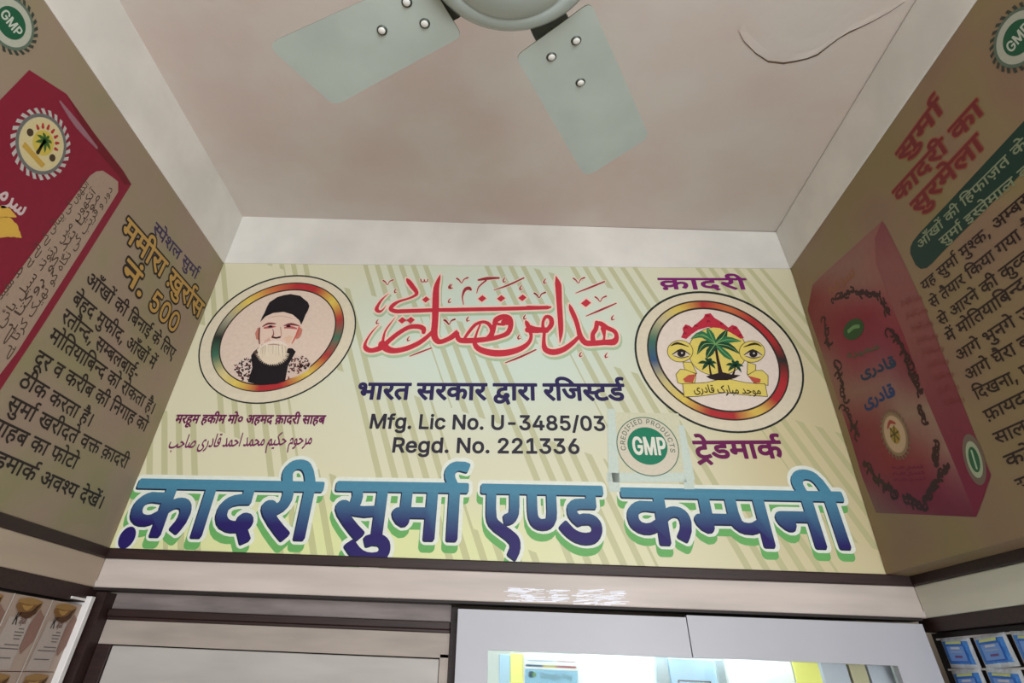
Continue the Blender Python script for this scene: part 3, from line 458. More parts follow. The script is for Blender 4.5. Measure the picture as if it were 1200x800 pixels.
 'a1484': '0,-5 10,77 122,86 149,104 161,139 155,222 116,348 106,373 187,403 225,276 239,179 233,119 215,72 183,37 137,13 76,-1;160,-188 141,-169 135,-145 141,-121 160,-102 185,-95 209,-102 228,-121 234,-145 228,-169 209,-188 198,-192;23,-188 4,-169 -2,-145 4,-121 23,-102 48,-95 72,-102 91,-121 97,-145 91,-169 72,-188 61,-192',
 'a504': '444,-3 388,12 347,41 305,105 256,231 231,244 192,245 142,226 116,202 101,168 103,112 127,37 55,17 22,121 22,182 38,229 67,267 129,308 200,327 272,322 306,301 348,192 377,130 403,101 439,83 512,72 528,48 523,18 505,1 493,-4',
 'l292': '88,0 88,728 220,728 399,269 442,138 462,67 442,67 480,192 506,269 683,728 815,728 815,0 724,0 724,416 726,549 728,655 736,655 699,541 654,416 492,0 411,0 246,416 202,539 163,655 172,655 175,532 176,416 176,0',
 'l647': '331,546 331,471 10,471 10,546;117,0 117,619 127,675 139,698 175,733 221,755 324,757 354,747 330,672 283,680 238,671 213,644 205,599 205,0',
 'l658': '260,-214 194,-200 141,-175 86,-124 74,-104 145,-59 187,-105 221,-126 268,-138 339,-136 375,-125 406,-108 429,-83 444,-50 448,-9 448,100 440,100 401,49 365,25 314,11 239,12 200,23 164,40 131,64 104,94 81,130 64,173 54,221 51,275 54,329 64,378 81,422 103,461 130,493 163,519 200,538 240,549 316,551 367,535 416,496 442,458 451,458 451,546 536,546 536,-14 533,-58 522,-97 504,-129 481,-156 452,-178 419,-195 341,-213;327,89 380,110 401,127 432,175 447,240 447,315 432,380 401,430 356,463 296,474 263,471 234,462 209,448 171,404 148,346 140,277 148,208 171,152 210,111 235,98 264,90',
 'l1376': '119,-4 90,13 72,42 72,77 90,106 119,123 154,123 183,106 200,77 200,42 183,13 154,-4',
 'l281': '88,0 88,728 181,728 181,82 518,82 518,0',
 'l689': '77,0 77,546 165,546 165,0;106,637 79,652 63,678 63,709 79,735 106,750 138,750 165,735 181,709 181,678 165,652 138,637',
 'l586': '252,-8 208,4 169,23 135,50 106,83 82,122 65,167 54,216 51,270 54,324 65,374 82,419 106,458 135,491 169,518 208,537 252,549 325,552 397,535 457,499 501,446 521,402 436,378 409,428 363,462 299,474 265,471 235,461 209,446 171,400 148,339 140,270 148,201 171,141 209,95 235,79 265,70 334,70 402,104 434,153 438,167 522,144 490,78 459,44 398,7 326,-11',
 'l300': '88,0 88,728 197,728 493,262 557,152 595,76 582,76 574,204 573,281 573,728 666,728 666,0 555,0 292,414 228,519 177,610 155,649 172,649 178,520 181,415 181,0',
 'l790': '299,-12 252,-8 208,4 169,23 135,50 106,83 82,122 65,167 54,216 51,270 54,324 65,374 82,419 106,458 135,491 169,518 208,537 252,549 299,553 347,549 391,537 430,518 465,491 494,458 518,419 535,374 545,324 549,270 545,216 535,167 518,122 494,83 465,50 430,23 391,4 347,-8;299,67 334,70 364,79 390,95 412,116 443,170 458,235 458,305 443,370 412,425 390,446 364,461 334,471 299,474 265,471 235,461 209,446 171,400 148,339 140,270 148,201 171,141 209,95 235,79 265,70',
 'l424': '373,-12 318,-8 268,3 222,22 183,47 150,78 123,114 104,155 92,200 88,248 88,728 181,728 181,255 183,221 204,162 244,115 301,85 373,74 444,85 501,115 541,162 561,221 563,255 563,728 656,728 656,248 652,200 641,155 621,114 594,78 562,47 522,22 477,3 427,-8',
 'l1392': '482,351 482,270 163,270 163,351',
 'l1371': '310,-10 227,0 189,13 125,53 100,79 80,110 67,145 61,184 156,184 169,140 196,107 236,84 284,73 340,73 391,87 432,114 459,153 468,206 460,255 435,299 392,332 327,350 226,352 226,426 410,640 410,646 97,646 97,728 532,728 532,660 303,396 303,411 353,412 399,406 440,392 475,372 505,346 529,316 547,281 557,244 561,205 557,165 546,128 528,94 504,64 475,39 440,18 400,2 357,-7',
 'l1372': '59,148 59,224 349,728 440,728 157,235 157,229 589,229 589,148;402,0 402,170 402,206 402,454 490,454 490,0',
 'l1367': '324,-10 277,-7 233,2 194,16 159,36 129,60 106,88 88,120 78,155 76,223 93,279 124,325 166,360 216,378 216,382 183,394 155,414 132,441 114,473 104,507 101,544 104,580 113,613 129,643 177,693 208,712 282,735 365,735 438,712 496,670 533,613 543,580 546,544 543,507 532,473 515,441 492,414 464,394 432,382 432,378 481,360 523,325 555,279 572,223 570,155 560,120 542,88 518,60 488,36 453,16 371,-7;354,73 407,87 447,113 472,151 481,198 472,248 445,289 404,319 353,334 294,334 242,319 201,289 175,248 166,198 174,151 199,113 239,87 293,73;348,416 392,429 426,455 449,492 457,537 449,582 427,617 393,642 349,656 298,656 254,642 220,617 198,582 190,537 198,492 220,455 254,429 299,416',
 'l1364': '315,-10 236,1 169,34 142,57 120,84 103,115 92,148 87,184 177,184 188,144 213,110 248,86 292,73 344,74 394,92 433,127 459,174 467,231 458,289 431,338 391,373 339,392 264,390 201,367 185,356 98,367 141,728 524,728 524,646 219,646 194,434 278,471 327,476 390,468 446,444 492,407 528,358 550,299 558,232 555,188 544,146 527,108 503,74 474,45 440,22 402,4 361,-6',
 'l1455': '338,762 104,-109 22,-109 257,762',
 'l1359': '324,-10 273,-5 227,10 186,34 151,68 122,110 99,162 83,221 73,288 69,363 73,438 83,505 100,565 123,616 152,659 187,693 227,718 273,732 324,737 375,732 421,718 462,693 497,659 526,616 549,565 566,505 576,438 579,363 576,288 566,221 549,162 526,110 498,68 463,34 422,10 376,-5;324,71 358,75 388,87 415,106 437,132 456,165 482,252 490,363 482,475 456,562 437,596 415,622 388,641 358,653 324,657 291,653 260,641 234,622 211,596 192,562 177,522 160,422 160,305 177,206 192,165 211,132 234,106 260,87 291,75',
 'l384': '88,0 88,728 337,728 437,715 477,698 510,677 537,650 558,619 573,583 582,545 585,503 582,461 573,423 558,388 537,357 510,331 477,310 437,295 391,285 337,282 140,282 140,365 333,365 400,372 447,394 477,429 491,476 491,531 477,578 447,615 399,638 332,646 181,646 181,0;506,0 330,328 435,328 613,0',
 'l614': '256,-8 211,4 170,23 135,50 105,83 82,122 65,166 54,215 51,269 54,322 64,372 81,417 104,456 133,489 167,517 206,537 249,549 325,551 382,538 435,511 480,468 514,408 532,328 534,243 110,243 110,317 487,317 446,290 438,356 416,411 379,451 355,464 296,475 237,464 190,433 158,387 142,333 142,217 149,182 177,126 219,88 275,69 328,67 382,83 423,117 440,150 525,127 501,77 461,35 407,6 343,-10',
 'l597': '238,-8 198,4 162,23 129,49 102,82 80,121 64,166 54,216 51,271 54,327 64,376 80,421 103,460 130,493 162,519 199,538 239,549 315,551 367,535 402,510 440,458 447,458 447,728 535,728 535,0 450,0 450,84 440,84 401,32 365,6 314,-10;295,67 326,70 379,93 417,137 440,198 448,272 441,346 417,406 400,430 355,463 295,474 262,471 234,462 209,447 171,403 157,375 142,309 142,236 157,169 188,115 209,94 234,79 263,70',
 'l1361': '92,0 92,67 334,329 418,428 442,469 456,533 448,579 424,616 389,642 344,655 292,655 247,640 212,611 190,571 183,521 94,521 107,600 124,634 146,664 173,690 205,710 241,725 280,734 321,737 363,734 401,725 436,710 467,690 493,666 515,637 531,605 540,571 542,508 529,457 501,403 419,300 379,257 220,87 220,82 556,82 556,0',
 'l1360': '110,0 110,78 560,78 560,0;396,728 396,0 305,0 305,642 300,642 124,511 124,611 282,728',
 'l1373': '324,-10 281,-6 241,4 205,21 172,44 145,73 123,106 106,144 96,186 95,266 115,341 161,430 196,485 361,728 461,728 218,373 209,373 238,410 281,437 336,447 378,444 417,435 482,398 528,342 543,306 552,267 555,224 552,180 542,140 503,71 475,43 443,21 407,4 367,-6;351,72 398,90 435,123 459,169 467,224 459,280 435,325 398,358 351,375 297,375 250,358 213,326 189,281 181,226 189,170 213,123 250,90 297,72',
 'l141': '385,-10 323,-5 266,10 215,36 170,70 132,113 101,165 78,224 64,290 60,363 64,437 78,503 101,563 131,614 169,657 214,692 264,717 320,732 379,737 453,730 519,707 577,671 623,624 658,566 678,500 583,500 540,580 491,623 428,647 380,651 339,648 300,637 264,618 231,593 204,561 181,521 164,475 153,422 150,363 153,305 164,252 181,207 204,167 232,135 265,109 302,91 342,80 385,76 425,79 494,102 523,122 547,147 567,177 590,248 593,290 621,285 404,285 404,366 684,366 679,229 666,176 645,129 616,88 581,54 539,27 492,6 441,-6',
 'l375': '88,0 88,728 337,728 390,724 437,714 477,697 510,674 537,646 558,613 573,577 582,538 585,496 582,454 573,415 558,378 537,346 510,318 477,294 437,277 391,267 337,263 161,263 161,345 333,345 400,354 447,379 477,419 491,468 491,524 477,573 447,612 399,637 332,646 181,646 181,0',
 'l751': '162,0 131,11 108,29 91,54 81,85 77,121 77,728 165,728 165,143 174,90 194,76 246,79 263,4 211,-4',
 'l507': '197,-11 136,7 87,41 55,91 44,155 52,210 76,250 112,278 206,308 336,326 382,337 395,354 391,410 374,441 346,463 282,476 235,470 198,455 144,396 60,423 94,480 141,518 195,541 299,552 388,532 430,505 463,462 475,434 484,360 484,0 398,0 398,74 392,74 347,22 286,-7;276,67 328,84 365,114 389,154 396,197 396,273 262,243 176,221 149,200 134,170 134,133 147,104 171,82 224,66',
 'l998': '68,-198 91,-122 149,-128 176,-117 200,-91 235,-3 26,546 123,546 239,222 279,89 297,25 265,25 301,155 323,222 440,546 536,546 296,-82 271,-133 240,-170 202,-195 158,-207',
 'l271': '151,208 151,307 234,414 305,493 522,728 644,728 333,395 328,395;88,0 88,728 181,728 181,479 179,322 181,276 181,0;534,0 271,370 329,442 644,0',
 'l719': '77,546 165,546 165,-39 157,-102 133,-151 116,-170 94,-185 38,-202 -13,-204 -13,-123 27,-121 59,-101 75,-64 77,-39;105,637 78,652 62,678 62,709 78,735 105,750 137,750 165,735 181,709 181,678 165,652 137,637',
 'l73': '382,-10 322,-5 267,10 216,35 171,70 133,113 101,164 78,224 64,290 60,363 64,437 78,503 101,563 133,614 171,657 216,692 267,717 322,732 418,736 487,721 548,693 599,652 640,599 667,535 676,499 583,499 568,545 528,598 472,634 406,650 340,648 301,637 264,618 231,593 204,560 181,521 164,475 153,422 150,363 153,305 164,252 181,206 204,167 232,135 265,109 301,91 340,80 406,77 472,94 528,129 568,183 583,229 676,229 656,160 622,102 575,54 519,19 454,-2',
 'l95': '88,0 88,728 531,728 531,646 181,646 181,408 507,408 507,326 181,326 181,82 536,82 536,0',
 'l84': '315,0 139,0 139,82 309,82 365,86 414,97 456,116 492,142 521,174 543,213 559,258 569,309 572,365 569,421 560,471 544,515 522,554 493,586 459,612 418,631 371,642 318,646 135,646 135,728 324,728 392,723 452,708 506,684 552,651 591,609 622,559 644,502 658,437 662,365 658,293 644,228 622,170 590,119 551,77 503,44 448,20 385,5;181,728 181,0 88,0 88,728',
 'l234': '45,0 45,82 174,82 174,646 45,646 45,728 396,728 396,646 267,646 267,82 396,82 396,0',
 'l137': '88,0 88,728 528,728 528,646 181,646 181,396 495,396 495,314 181,314 181,0',
 'l321': '383,-10 323,-5 267,10 217,35 171,70 133,113 102,164 78,224 64,290 60,363 64,437 78,503 102,563 133,614 171,657 217,692 267,717 323,732 383,737 443,732 498,717 549,692 594,657 632,614 663,563 687,503 700,437 705,363 700,290 687,224 663,164 632,113 594,70 549,35 498,10 443,-5;383,76 425,80 464,91 500,109 533,135 561,167 584,206 601,252 611,305 615,363 611,422 601,475 584,521 561,561 533,593 500,618 464,637 425,648 383,651 341,648 301,637 265,618 232,593 204,560 181,521 164,475 153,422 150,363 153,305 164,252 181,207 204,167 232,135 265,109 301,91 341,80',
 'l411': '48,646 48,728 598,728 598,646 370,646 370,0 277,0 277,646',
 'l397': '321,-13 271,-10 225,-1 184,13 149,32 118,56 94,84 75,116 63,151 57,190 152,190 166,142 197,107 241,83 321,70 382,77 434,99 472,132 492,175 495,200 486,241 460,271 351,318 263,343 208,362 163,386 126,414 99,448 83,487 77,533 81,572 92,608 110,640 135,669 165,693 200,712 239,726 327,737 415,726 454,712 488,693 517,670 541,643 559,612 571,579 575,544 484,544 476,577 459,604 434,626 402,642 365,652 294,654 242,640 202,614 176,579 167,537 178,493 208,462 306,419 421,386 511,342 549,306 576,259 585,198 582,160 571,124 554,91 530,61 500,36 464,15 422,0 374,-10',
}
LINES = {
 'क़ादरी': ('d', '92,0 66,762 42,1021 52,1541 68,1950', 2209),
 'कादरी': ('d', '25,0 66,762 42,1021 52,1541 68,1950', 2209),
 'सुर्मा': ('d', '60,0 69,676 50,676 66,1274 181,1533', 1533),
 'एण्ड': ('d', '19,0 197,553 37,1020', 1597),
 'कम्पनी': ('d', '25,0 549,762 44,1677 68,2232', 2491),
 'भारत सरकार द्वारा रजिस्टर्ड': ('d', '49,0 66,703 52,962 40,1371 3,1941 60,2201 52,2877 25,3286 66,4048 52,4307 3,4716 529,4976 66,5596 52,5855 66,6264 3,6523 52,6783 67,7192 32,7451 215,8193 35,8582 37,9086 181,9663', 9663),
 'ट्रेडमार्क': ('d', '264,0 75,504 37,504 50,1081 66,1679 25,1938 181,2700', 2700),
 'मरहूम हकीम मो० अहमद क़ादरी साहब': ('d', '50,0 52,598 405,1007 50,1538 3,2136 61,2396 25,2927 68,3689 50,3948 3,4546 50,4806 79,5404 106,5663 3,6214 9,6474 61,7238 50,7769 42,8367 3,8887 92,9147 66,9909 42,10168 52,10688 68,11097 3,11356 60,11616 66,12292 61,12551 48,13082', 13653),
 'स्पेशल सुर्मा': ('d', '570,0 75,988 58,988 54,1668 3,2346 60,2606 69,3282 50,3282 66,3880 181,4139', 4139),
 'ममीरा ख़ुर्रास': ('d', '50,0 50,598 68,1196 52,1455 66,1864 3,2123 93,2383 69,3201 52,3201 66,3610 181,3869 60,3869', 4545),
 'नं.': ('d', '44,0 6,555 801,555', 823),
 'आँखों की बिनाई के लिए': ('d', '10,0 5,1023 26,1023 461,1841 3,2100 25,2360 68,3122 3,3381 67,3641 48,3900 44,4471 66,5026 12,5285 3,5776 25,6036 75,6798 3,6798 67,7058 54,7317 19,7995', 8548),
 'बेहद मुफीद, आँखों में': ('d', '48,0 75,571 61,571 42,1102 3,1622 50,1882 69,2480 47,2480 68,3251 42,3510 799,4030 3,4298 10,4558 5,5581 26,5581 461,6399 3,6658 50,6918 449,7516', 7516),
 'रतौन्द, सम्बलबाई-': ('d', '52,0 40,409 80,979 202,1238 42,1596 799,2116 3,2384 60,2644 207,3320 48,3670 54,4241 48,4919 66,5490 12,5749 800,6240', 6580),
 'मोतियाबिन्द को रोकता है।': ('d', '50,0 79,598 67,857 40,1116 51,1686 66,2266 67,2525 48,2784 202,3355 42,3713 3,4233 25,4493 79,5255 3,5514 52,5774 79,6183 25,6442 40,7204 66,7774 3,8033 61,8293 76,8824 104,8824', 9203),
 'दूर व करीब की निगाह को': ('d', '420,0 52,520 3,929 57,1189 3,1745 25,2005 52,2767 68,3176 48,3435 3,4006 25,4266 68,5028 3,5287 67,5547 44,5806 27,6361 66,6924 61,7183 3,7714 25,7974 79,8736', 8995),
 'ठीक करता है।': ('d', '36,0 68,585 25,844 3,1606 25,1866 52,2628 40,3037 66,3607 3,3866 61,4126 76,4657 104,4657', 5036),
 'सुर्मा खरीदते वक्त क़ादरी': ('d', '60,0 69,676 50,676 66,1274 181,1533 3,1533 26,1793 52,2611 68,3020 42,3279 40,3799 75,4369 3,4369 57,4629 494,5185 3,6044 92,6304 66,7066 42,7325 52,7845 68,8254', 8513),
 'साहब का फोटो': ('d', '60,0 66,676 61,935 48,1466 3,2037 25,2297 66,3059 3,3318 47,3578 79,4349 35,4608 79,5112', 5371),
 'ट्रेडमार्क अवश्य देखें।': ('d', '264,0 75,504 37,504 50,1081 66,1679 25,1938 181,2700 3,2700 9,2960 57,3724 213,4280 51,4687 3,5267 42,5527 75,6047 26,6047 449,6865 104,6865', 7244),
 'कादरी का': ('d', '25,0 66,762 42,1021 52,1541 68,1950 3,2209 25,2469 66,3231', 3490),
 'सुरमेला': ('d', '60,0 69,676 52,676 50,1085 75,1683 54,1683 66,2361', 2620),
 'आँखों की हिफाज़त के': ('d', '10,0 5,1023 26,1023 461,1841 3,2100 25,2360 68,3122 3,3381 67,3641 61,3900 47,4431 66,5202 95,5461 40,6203 3,6773 25,7033 75,7795', 7795),
 'सुर्मा इस्तेमाल करें': ('d', '60,0 69,676 50,676 66,1274 181,1533 3,1533 11,1793 215,2284 40,2673 75,3243 50,3243 66,3841 54,4100 3,4778 25,5038 52,5800 449,6209', 6209),
 'यह सुर्मा मुश्क, अम्बर': ('d', '51,0 61,580 3,1111 60,1371 69,2047 50,2047 66,2645 181,2904 3,2904 50,3164 69,3762 213,3762 25,4169 799,4931 3,5199 9,5459 207,6223 48,6573 52,7144', 7553),
 'से तैयार किया गया है': ('d', '60,0 75,676 3,676 40,936 76,1506 51,1506 66,2086 52,2345 3,2754 67,3014 25,3273 51,4035 66,4615 3,4874 27,5134 51,5697 66,6277 3,6536 61,6796 76,7327', 7327),
 'से आरने की कुव्वत': ('d', '60,0 75,676 3,676 10,936 52,1959 44,2368 75,2923 3,2923 25,3183 68,3945 3,4204 25,4464 69,5226 212,5226 57,5618 40,6174', 6744),
 'में मोतियाबिन्द': ('d', '50,0 449,598 3,598 50,858 79,1456 67,1715 40,1974 51,2544 66,3124 67,3383 48,3642 202,4213 42,4571', 5091),
 'आगे भुनगे उड़ना': ('d', '10,0 27,1023 75,1586 3,1586 49,1846 69,2549 44,2549 27,3104 75,3667 3,3667 13,3927 96,4475 44,5052 66,5607', 5866),
 'आगे घैरा बनना': ('d', '10,0 27,1023 75,1586 3,1586 28,1846 76,2437 52,2437 66,2846 3,3105 48,3365 44,3936 44,4491 66,5046', 5305),
 'दिखना, पर': ('d', '67,0 42,259 26,779 44,1597 66,2152 799,2411 3,2679 46,2939 52,3507', 3916),
 'फ़ायदा दे': ('d', '98,0 66,771 51,1030 42,1610 66,2130 3,2389 42,2649 75,3169', 3169),
 'साल ते': ('d', '60,0 66,676 54,935 3,1613 40,1873 75,2443', 2443),
 'करें': ('d', '25,0 52,762 449,1171', 1171),
 'مرحوم حکیم محمد احمد قادری صاحب': ('a', '100,0 414,1093 46,1682 1023,1973 3,2876 1482,3136 971,3896 212,4263 46,4740 940,5031 3,5478 213,5738 768,6270 414,6848 45,7437 3,7675 213,7935 768,8467 416,9045 766,9682 3,10207 765,10467 1486,11029 617,11402 414,11910 3,12499 764,12759 1457,13243 414,13715 972,14304 766,14700', 15225),
 'موجد مبارک قادری': ('a', '1482,0 971,760 212,1127 46,1604 940,1895 3,2342 613,2602 971,3479 46,3846 103,4137 766,4480 3,5005 213,5265 527,5797 1457,6386 766,6858', 7383),
 'آنکھوں کی بینائی کے لئے بے حد مفید': ('a', '213,0 1486,532 305,905 766,1400 3,1925 213,2185 414,2717 3,3306 1600,3566 101,4115 3,4384 1600,4644 1495,5193 663,5536 3,5796 1600,6056 615,6605 3,7017 1483,7277 1493,8013 46,8282 830,8573 1486,8916 101,9289 3,9558 1483,9818 615,10554 3,10966 886,11226 1457,11911 487,12383 617,12890 828,13398 57,13667', 13902),
 'آنکھوں میں رتوند سبل بائی': ('a', '1483,0 1493,736 46,1005 101,1296 3,1565 662,1825 103,2555 1070,2898 3,3682 213,3942 828,4474 1457,4743 1257,5215 971,5514 3,5881 887,6141 1486,6871 766,7244 3,7769 886,8029 1457,8714 487,9186 617,9693 828,10201 57,10470', 10705),
 'موتیا بند کو روکتا ہے': ('a', '1600,0 505,549 3,818 46,1078 1259,1369 615,1742 1456,2154 971,2601 3,2968 1457,3228 615,3700 3,4112 213,4372 830,4904 101,5247 3,5516 46,5776 1486,6067 1257,6440 1457,6739 766,7211', 7736),
 'دور و قریب کی نگاہ کو ٹھیک کرتا ہے': ('a', '1600,0 505,549 3,818 46,1078 1257,1369 972,1668 615,2064 3,2476 614,2736 1486,3711 487,4084 1361,4591 3,4890 1457,5150 615,5622 3,6034 503,6294 46,6699 362,6990 828,7498 3,7767 1483,8027 615,8763 3,9175 100,9435 1484,10528 972,10827 940,11223 3,11670 1456,11930 3,12377 971,12637 1456,13004 212,13451', 13928),
 'سرمہ': ('a', '504,0 766,479 972,1004 1070,1400', 2184),
 'ممیرہ': ('a', '503,0 972,405 1486,801 768,1174 766,1752', 2277),
 'قادری': ('a', '1482,0 971,760 212,1127 46,1604 940,1895', 2342),
 'Mfg. Lic No. U-3485/03': ('l', '292,0 647,903 658,1273 1376,1887 1422,2155 281,2424 689,2989 586,3231 1422,3803 300,4071 790,4825 1376,5424 1422,5693 424,5961 1392,6706 1371,7354 1372,8002 1367,8651 1364,9299 1455,9948 1359,10308 1371,10957', 11605),
 'Regd. No. 221336': ('l', '384,0 614,644 658,1227 597,1840 1376,2452 1422,2721 300,2989 790,3743 1376,4342 1422,4611 1361,4879 1361,5528 1360,6176 1371,6825 1371,7473 1373,8122', 8770),
 'GMP': ('l', '141,0 292,746 375,1649', 2288),
 '500': ('l', '1364,0 1359,648 1359,1297', 1945),
 'Google Pay': ('l', '141,0 790,746 790,1346 658,1945 751,2559 614,2834 1422,3417 375,3686 507,4324 998,4886', 5448),
 'K': ('l', '271,0', 672),
 'ajal': ('l', '507,0 719,562 507,804 751,1365', 1641),
 'C': ('l', '73,0', 730),
 'R': ('l', '384,0', 644),
 'E': ('l', '95,0', 601),
 'D': ('l', '84,0', 722),
 'I': ('l', '234,0', 441),
 'F': ('l', '137,0', 590),
 'P': ('l', '375,0', 639),
 'O': ('l', '321,0', 765),
 'U': ('l', '424,0', 744),
 'T': ('l', '411,0', 646),
 'S': ('l', '397,0', 642),
}
def contours(g):
    return [[tuple(map(float, p.split(','))) for p in c.split()] for c in GLYPHS[g].split(';')] if g in GLYPHS else []
def letters(mb, key, fn, n, col, bold=0, halo=0, word=None):
    """draw one line of writing; fn maps letter units to the surface, col may be a function of letter height, bold and halo thicken it"""
    t, gl, adv = LINES[key]
    groups = []
    at = 0
    for g in gl.split():
        gi, x0 = g.split(',')
        if not contours(t + gi): at += 1
        if word is not None and at != word: continue
        cs = [[fn(x + int(x0), y) for x, y in c] for c in contours(t + gi)]
        if cs: groups.append(cs)
    o, ux, uy = fn(0, 0), fn(100, 0), fn(0, 100)
    kx, ky = math.dist(o, ux) / 100, math.dist(o, uy) / 100
    k = math.sqrt(kx * ky)
    cf = col
    if callable(col):
        cf = lambda a, b: col(((b - o[1]) - (a - o[0]) * (ux[1] - o[1]) / (ux[0] - o[0])) / (uy[1] - o[1]) * 100)
    mb.region(groups, [], (halo or bold) * k, n, cf, max(.0004, min(.0012, k * 26)))
def line_map(pl, key, TL, TR, h, dx=0, dy=0):
    """where a line of writing sits: TL, TR = ends of its top line in the photograph, h = its drop in pixels"""
    t, gl, adv = LINES[key]
    top = {'d': 622, 'a': 780, 'l': 727}[t]
    a = pl.at(*TL); b = pl.at(*TR)
    P0 = proj(pl.pt(*a)); P1 = proj(pl.pt(a[0], a[1] - .01))
    hv = .01 * h / (P1[1] - P0[1])
    def fn(x, y):
        s = x / adv; q = (1 - y / top) * hv
        return a[0] + (b[0] - a[0]) * s + dx, a[1] + (b[1] - a[1]) * s - q + dy
    return fn
def write(parent, pl, key, TL, TR, h, col, n=.0008, bold=0, name='lettering', outline=None, label=None):
    fn = line_map(pl, key, TL, TR, h)
    if name == 'licence_lettering':                       # one part for each word
        for k in range(key.count(' ') + 1):
            mb = MB(); letters(mb, key, fn, n, col, bold, 0, k)
            o = part(mb.build(name, INK, parent), 'dark grey word of the licence lines')
        return o
    mb = MB()
    if outline: letters(mb, key, fn, n - .0003, outline[0], 0, outline[1])
    letters(mb, key, fn, n, col, bold)
    o = mb.build(name, INK, parent)
    if label: part(o, label)
    return o
def oval(pl, x0, x1, y0, y1, sk, k=72):
    """outline seen in the photograph as a slanted oval with this bounding box; sk = sideways offset of its top point"""
    cx, cy, A, B = (x0 + x1) / 2, (y0 + y1) / 2, (x1 - x0) / 2, (y1 - y0) / 2
    c = math.sqrt(max(A * A - sk * sk, 0))
    return [pl.at(cx + sk * math.sin(a) + c * math.cos(a), cy - B * math.sin(a)) for a in (2 * math.pi * i / k for i in range(k))]
def circle(c, r, k=40):
    return [(c[0] + r * math.cos(2 * math.pi * i / k), c[1] + r * math.sin(2 * math.pi * i / k)) for i in range(k)]
class View:
    """an enlarged piece of the photograph: corner (x, y) and magnification"""
    def __init__(s, pl, x, y, k): s.pl, s.x, s.y, s.k = pl, x, y, k
    def px(s, x, y): return s.x + x / s.k, s.y + y / s.k
    def at(s, x, y): return s.pl.at(*s.px(x, y))
    def pts(s, l): return [s.at(*p) for p in l]
    def pen(s, l):
        out = []
        for x, y, wd in l:
            a = s.at(x, y); b = s.at(x + 1, y)
            out.append((a[0], a[1], wd * math.hypot(b[0] - a[0], b[1] - a[1])))
        return out

# ---------------------------------------------------------------- materials
PLASTER = mat('painted_ceiling', rgb(217, 211, 203), .75, noise=.10, col2=rgb(212, 196, 188), scale=2.2, bump=.12, bscale=25, spec=.25)
BANDM = mat('painted_plaster_band', rgb(232, 230, 223), .6, noise=.13, scale=4, bump=.08, bscale=40, spec=.3)
WALLM = mat('cream_wall_paint', rgb(190, 172, 150), .7, noise=.1, scale=3)
FLOORM = mat('brown_floor_tile', rgb(150, 130, 112), .4, noise=.15, scale=5)
WOOD = mat('dark_brown_wood', rgb(50, 27, 22), .5, noise=.45, scale=5, stretch=(1.5, 20, 30), bump=.1, bscale=20)
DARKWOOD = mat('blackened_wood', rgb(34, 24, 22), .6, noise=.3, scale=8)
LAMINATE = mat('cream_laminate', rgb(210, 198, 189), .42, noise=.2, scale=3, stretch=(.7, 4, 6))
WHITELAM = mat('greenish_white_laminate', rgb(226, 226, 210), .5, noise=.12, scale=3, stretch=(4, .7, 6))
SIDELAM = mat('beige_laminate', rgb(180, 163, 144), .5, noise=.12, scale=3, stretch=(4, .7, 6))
CABM = mat('pale_grey_laminate', rgb(188, 189, 196), .4, noise=.07, scale=3)
BEIGE = mat('beige_door_board', rgb(180, 168, 157), .55, noise=.22, scale=4, stretch=(.8, 4, 5))
WHITE = mat('white_enamel', rgb(236, 234, 232), .35, noise=.04, scale=8)
BOARD_EDGE = mat('board_edge', rgb(150, 135, 105), .6, noise=.15, scale=10)
RUST = mat('chipped_blade_edge', rgb(112, 104, 84), .7, noise=.5, scale=60)
FANM = mat('mint_green_enamel', rgb(186, 197, 188), .34, noise=.12, scale=7, bump=.03, bscale=30)
FANHUB = mat('mint_green_gloss_enamel', rgb(200, 216, 212), .18, noise=.06, scale=5)
STEEL = mat('screw_steel', rgb(190, 190, 188), .35, metal=.9, noise=.1, scale=40)
SCREWW = mat('pale_screw_head', rgb(232, 232, 226), .3, noise=.08, scale=60)
DARKSTEEL = mat('dark_bracket_steel', rgb(70, 78, 68), .45, noise=.2, scale=30)

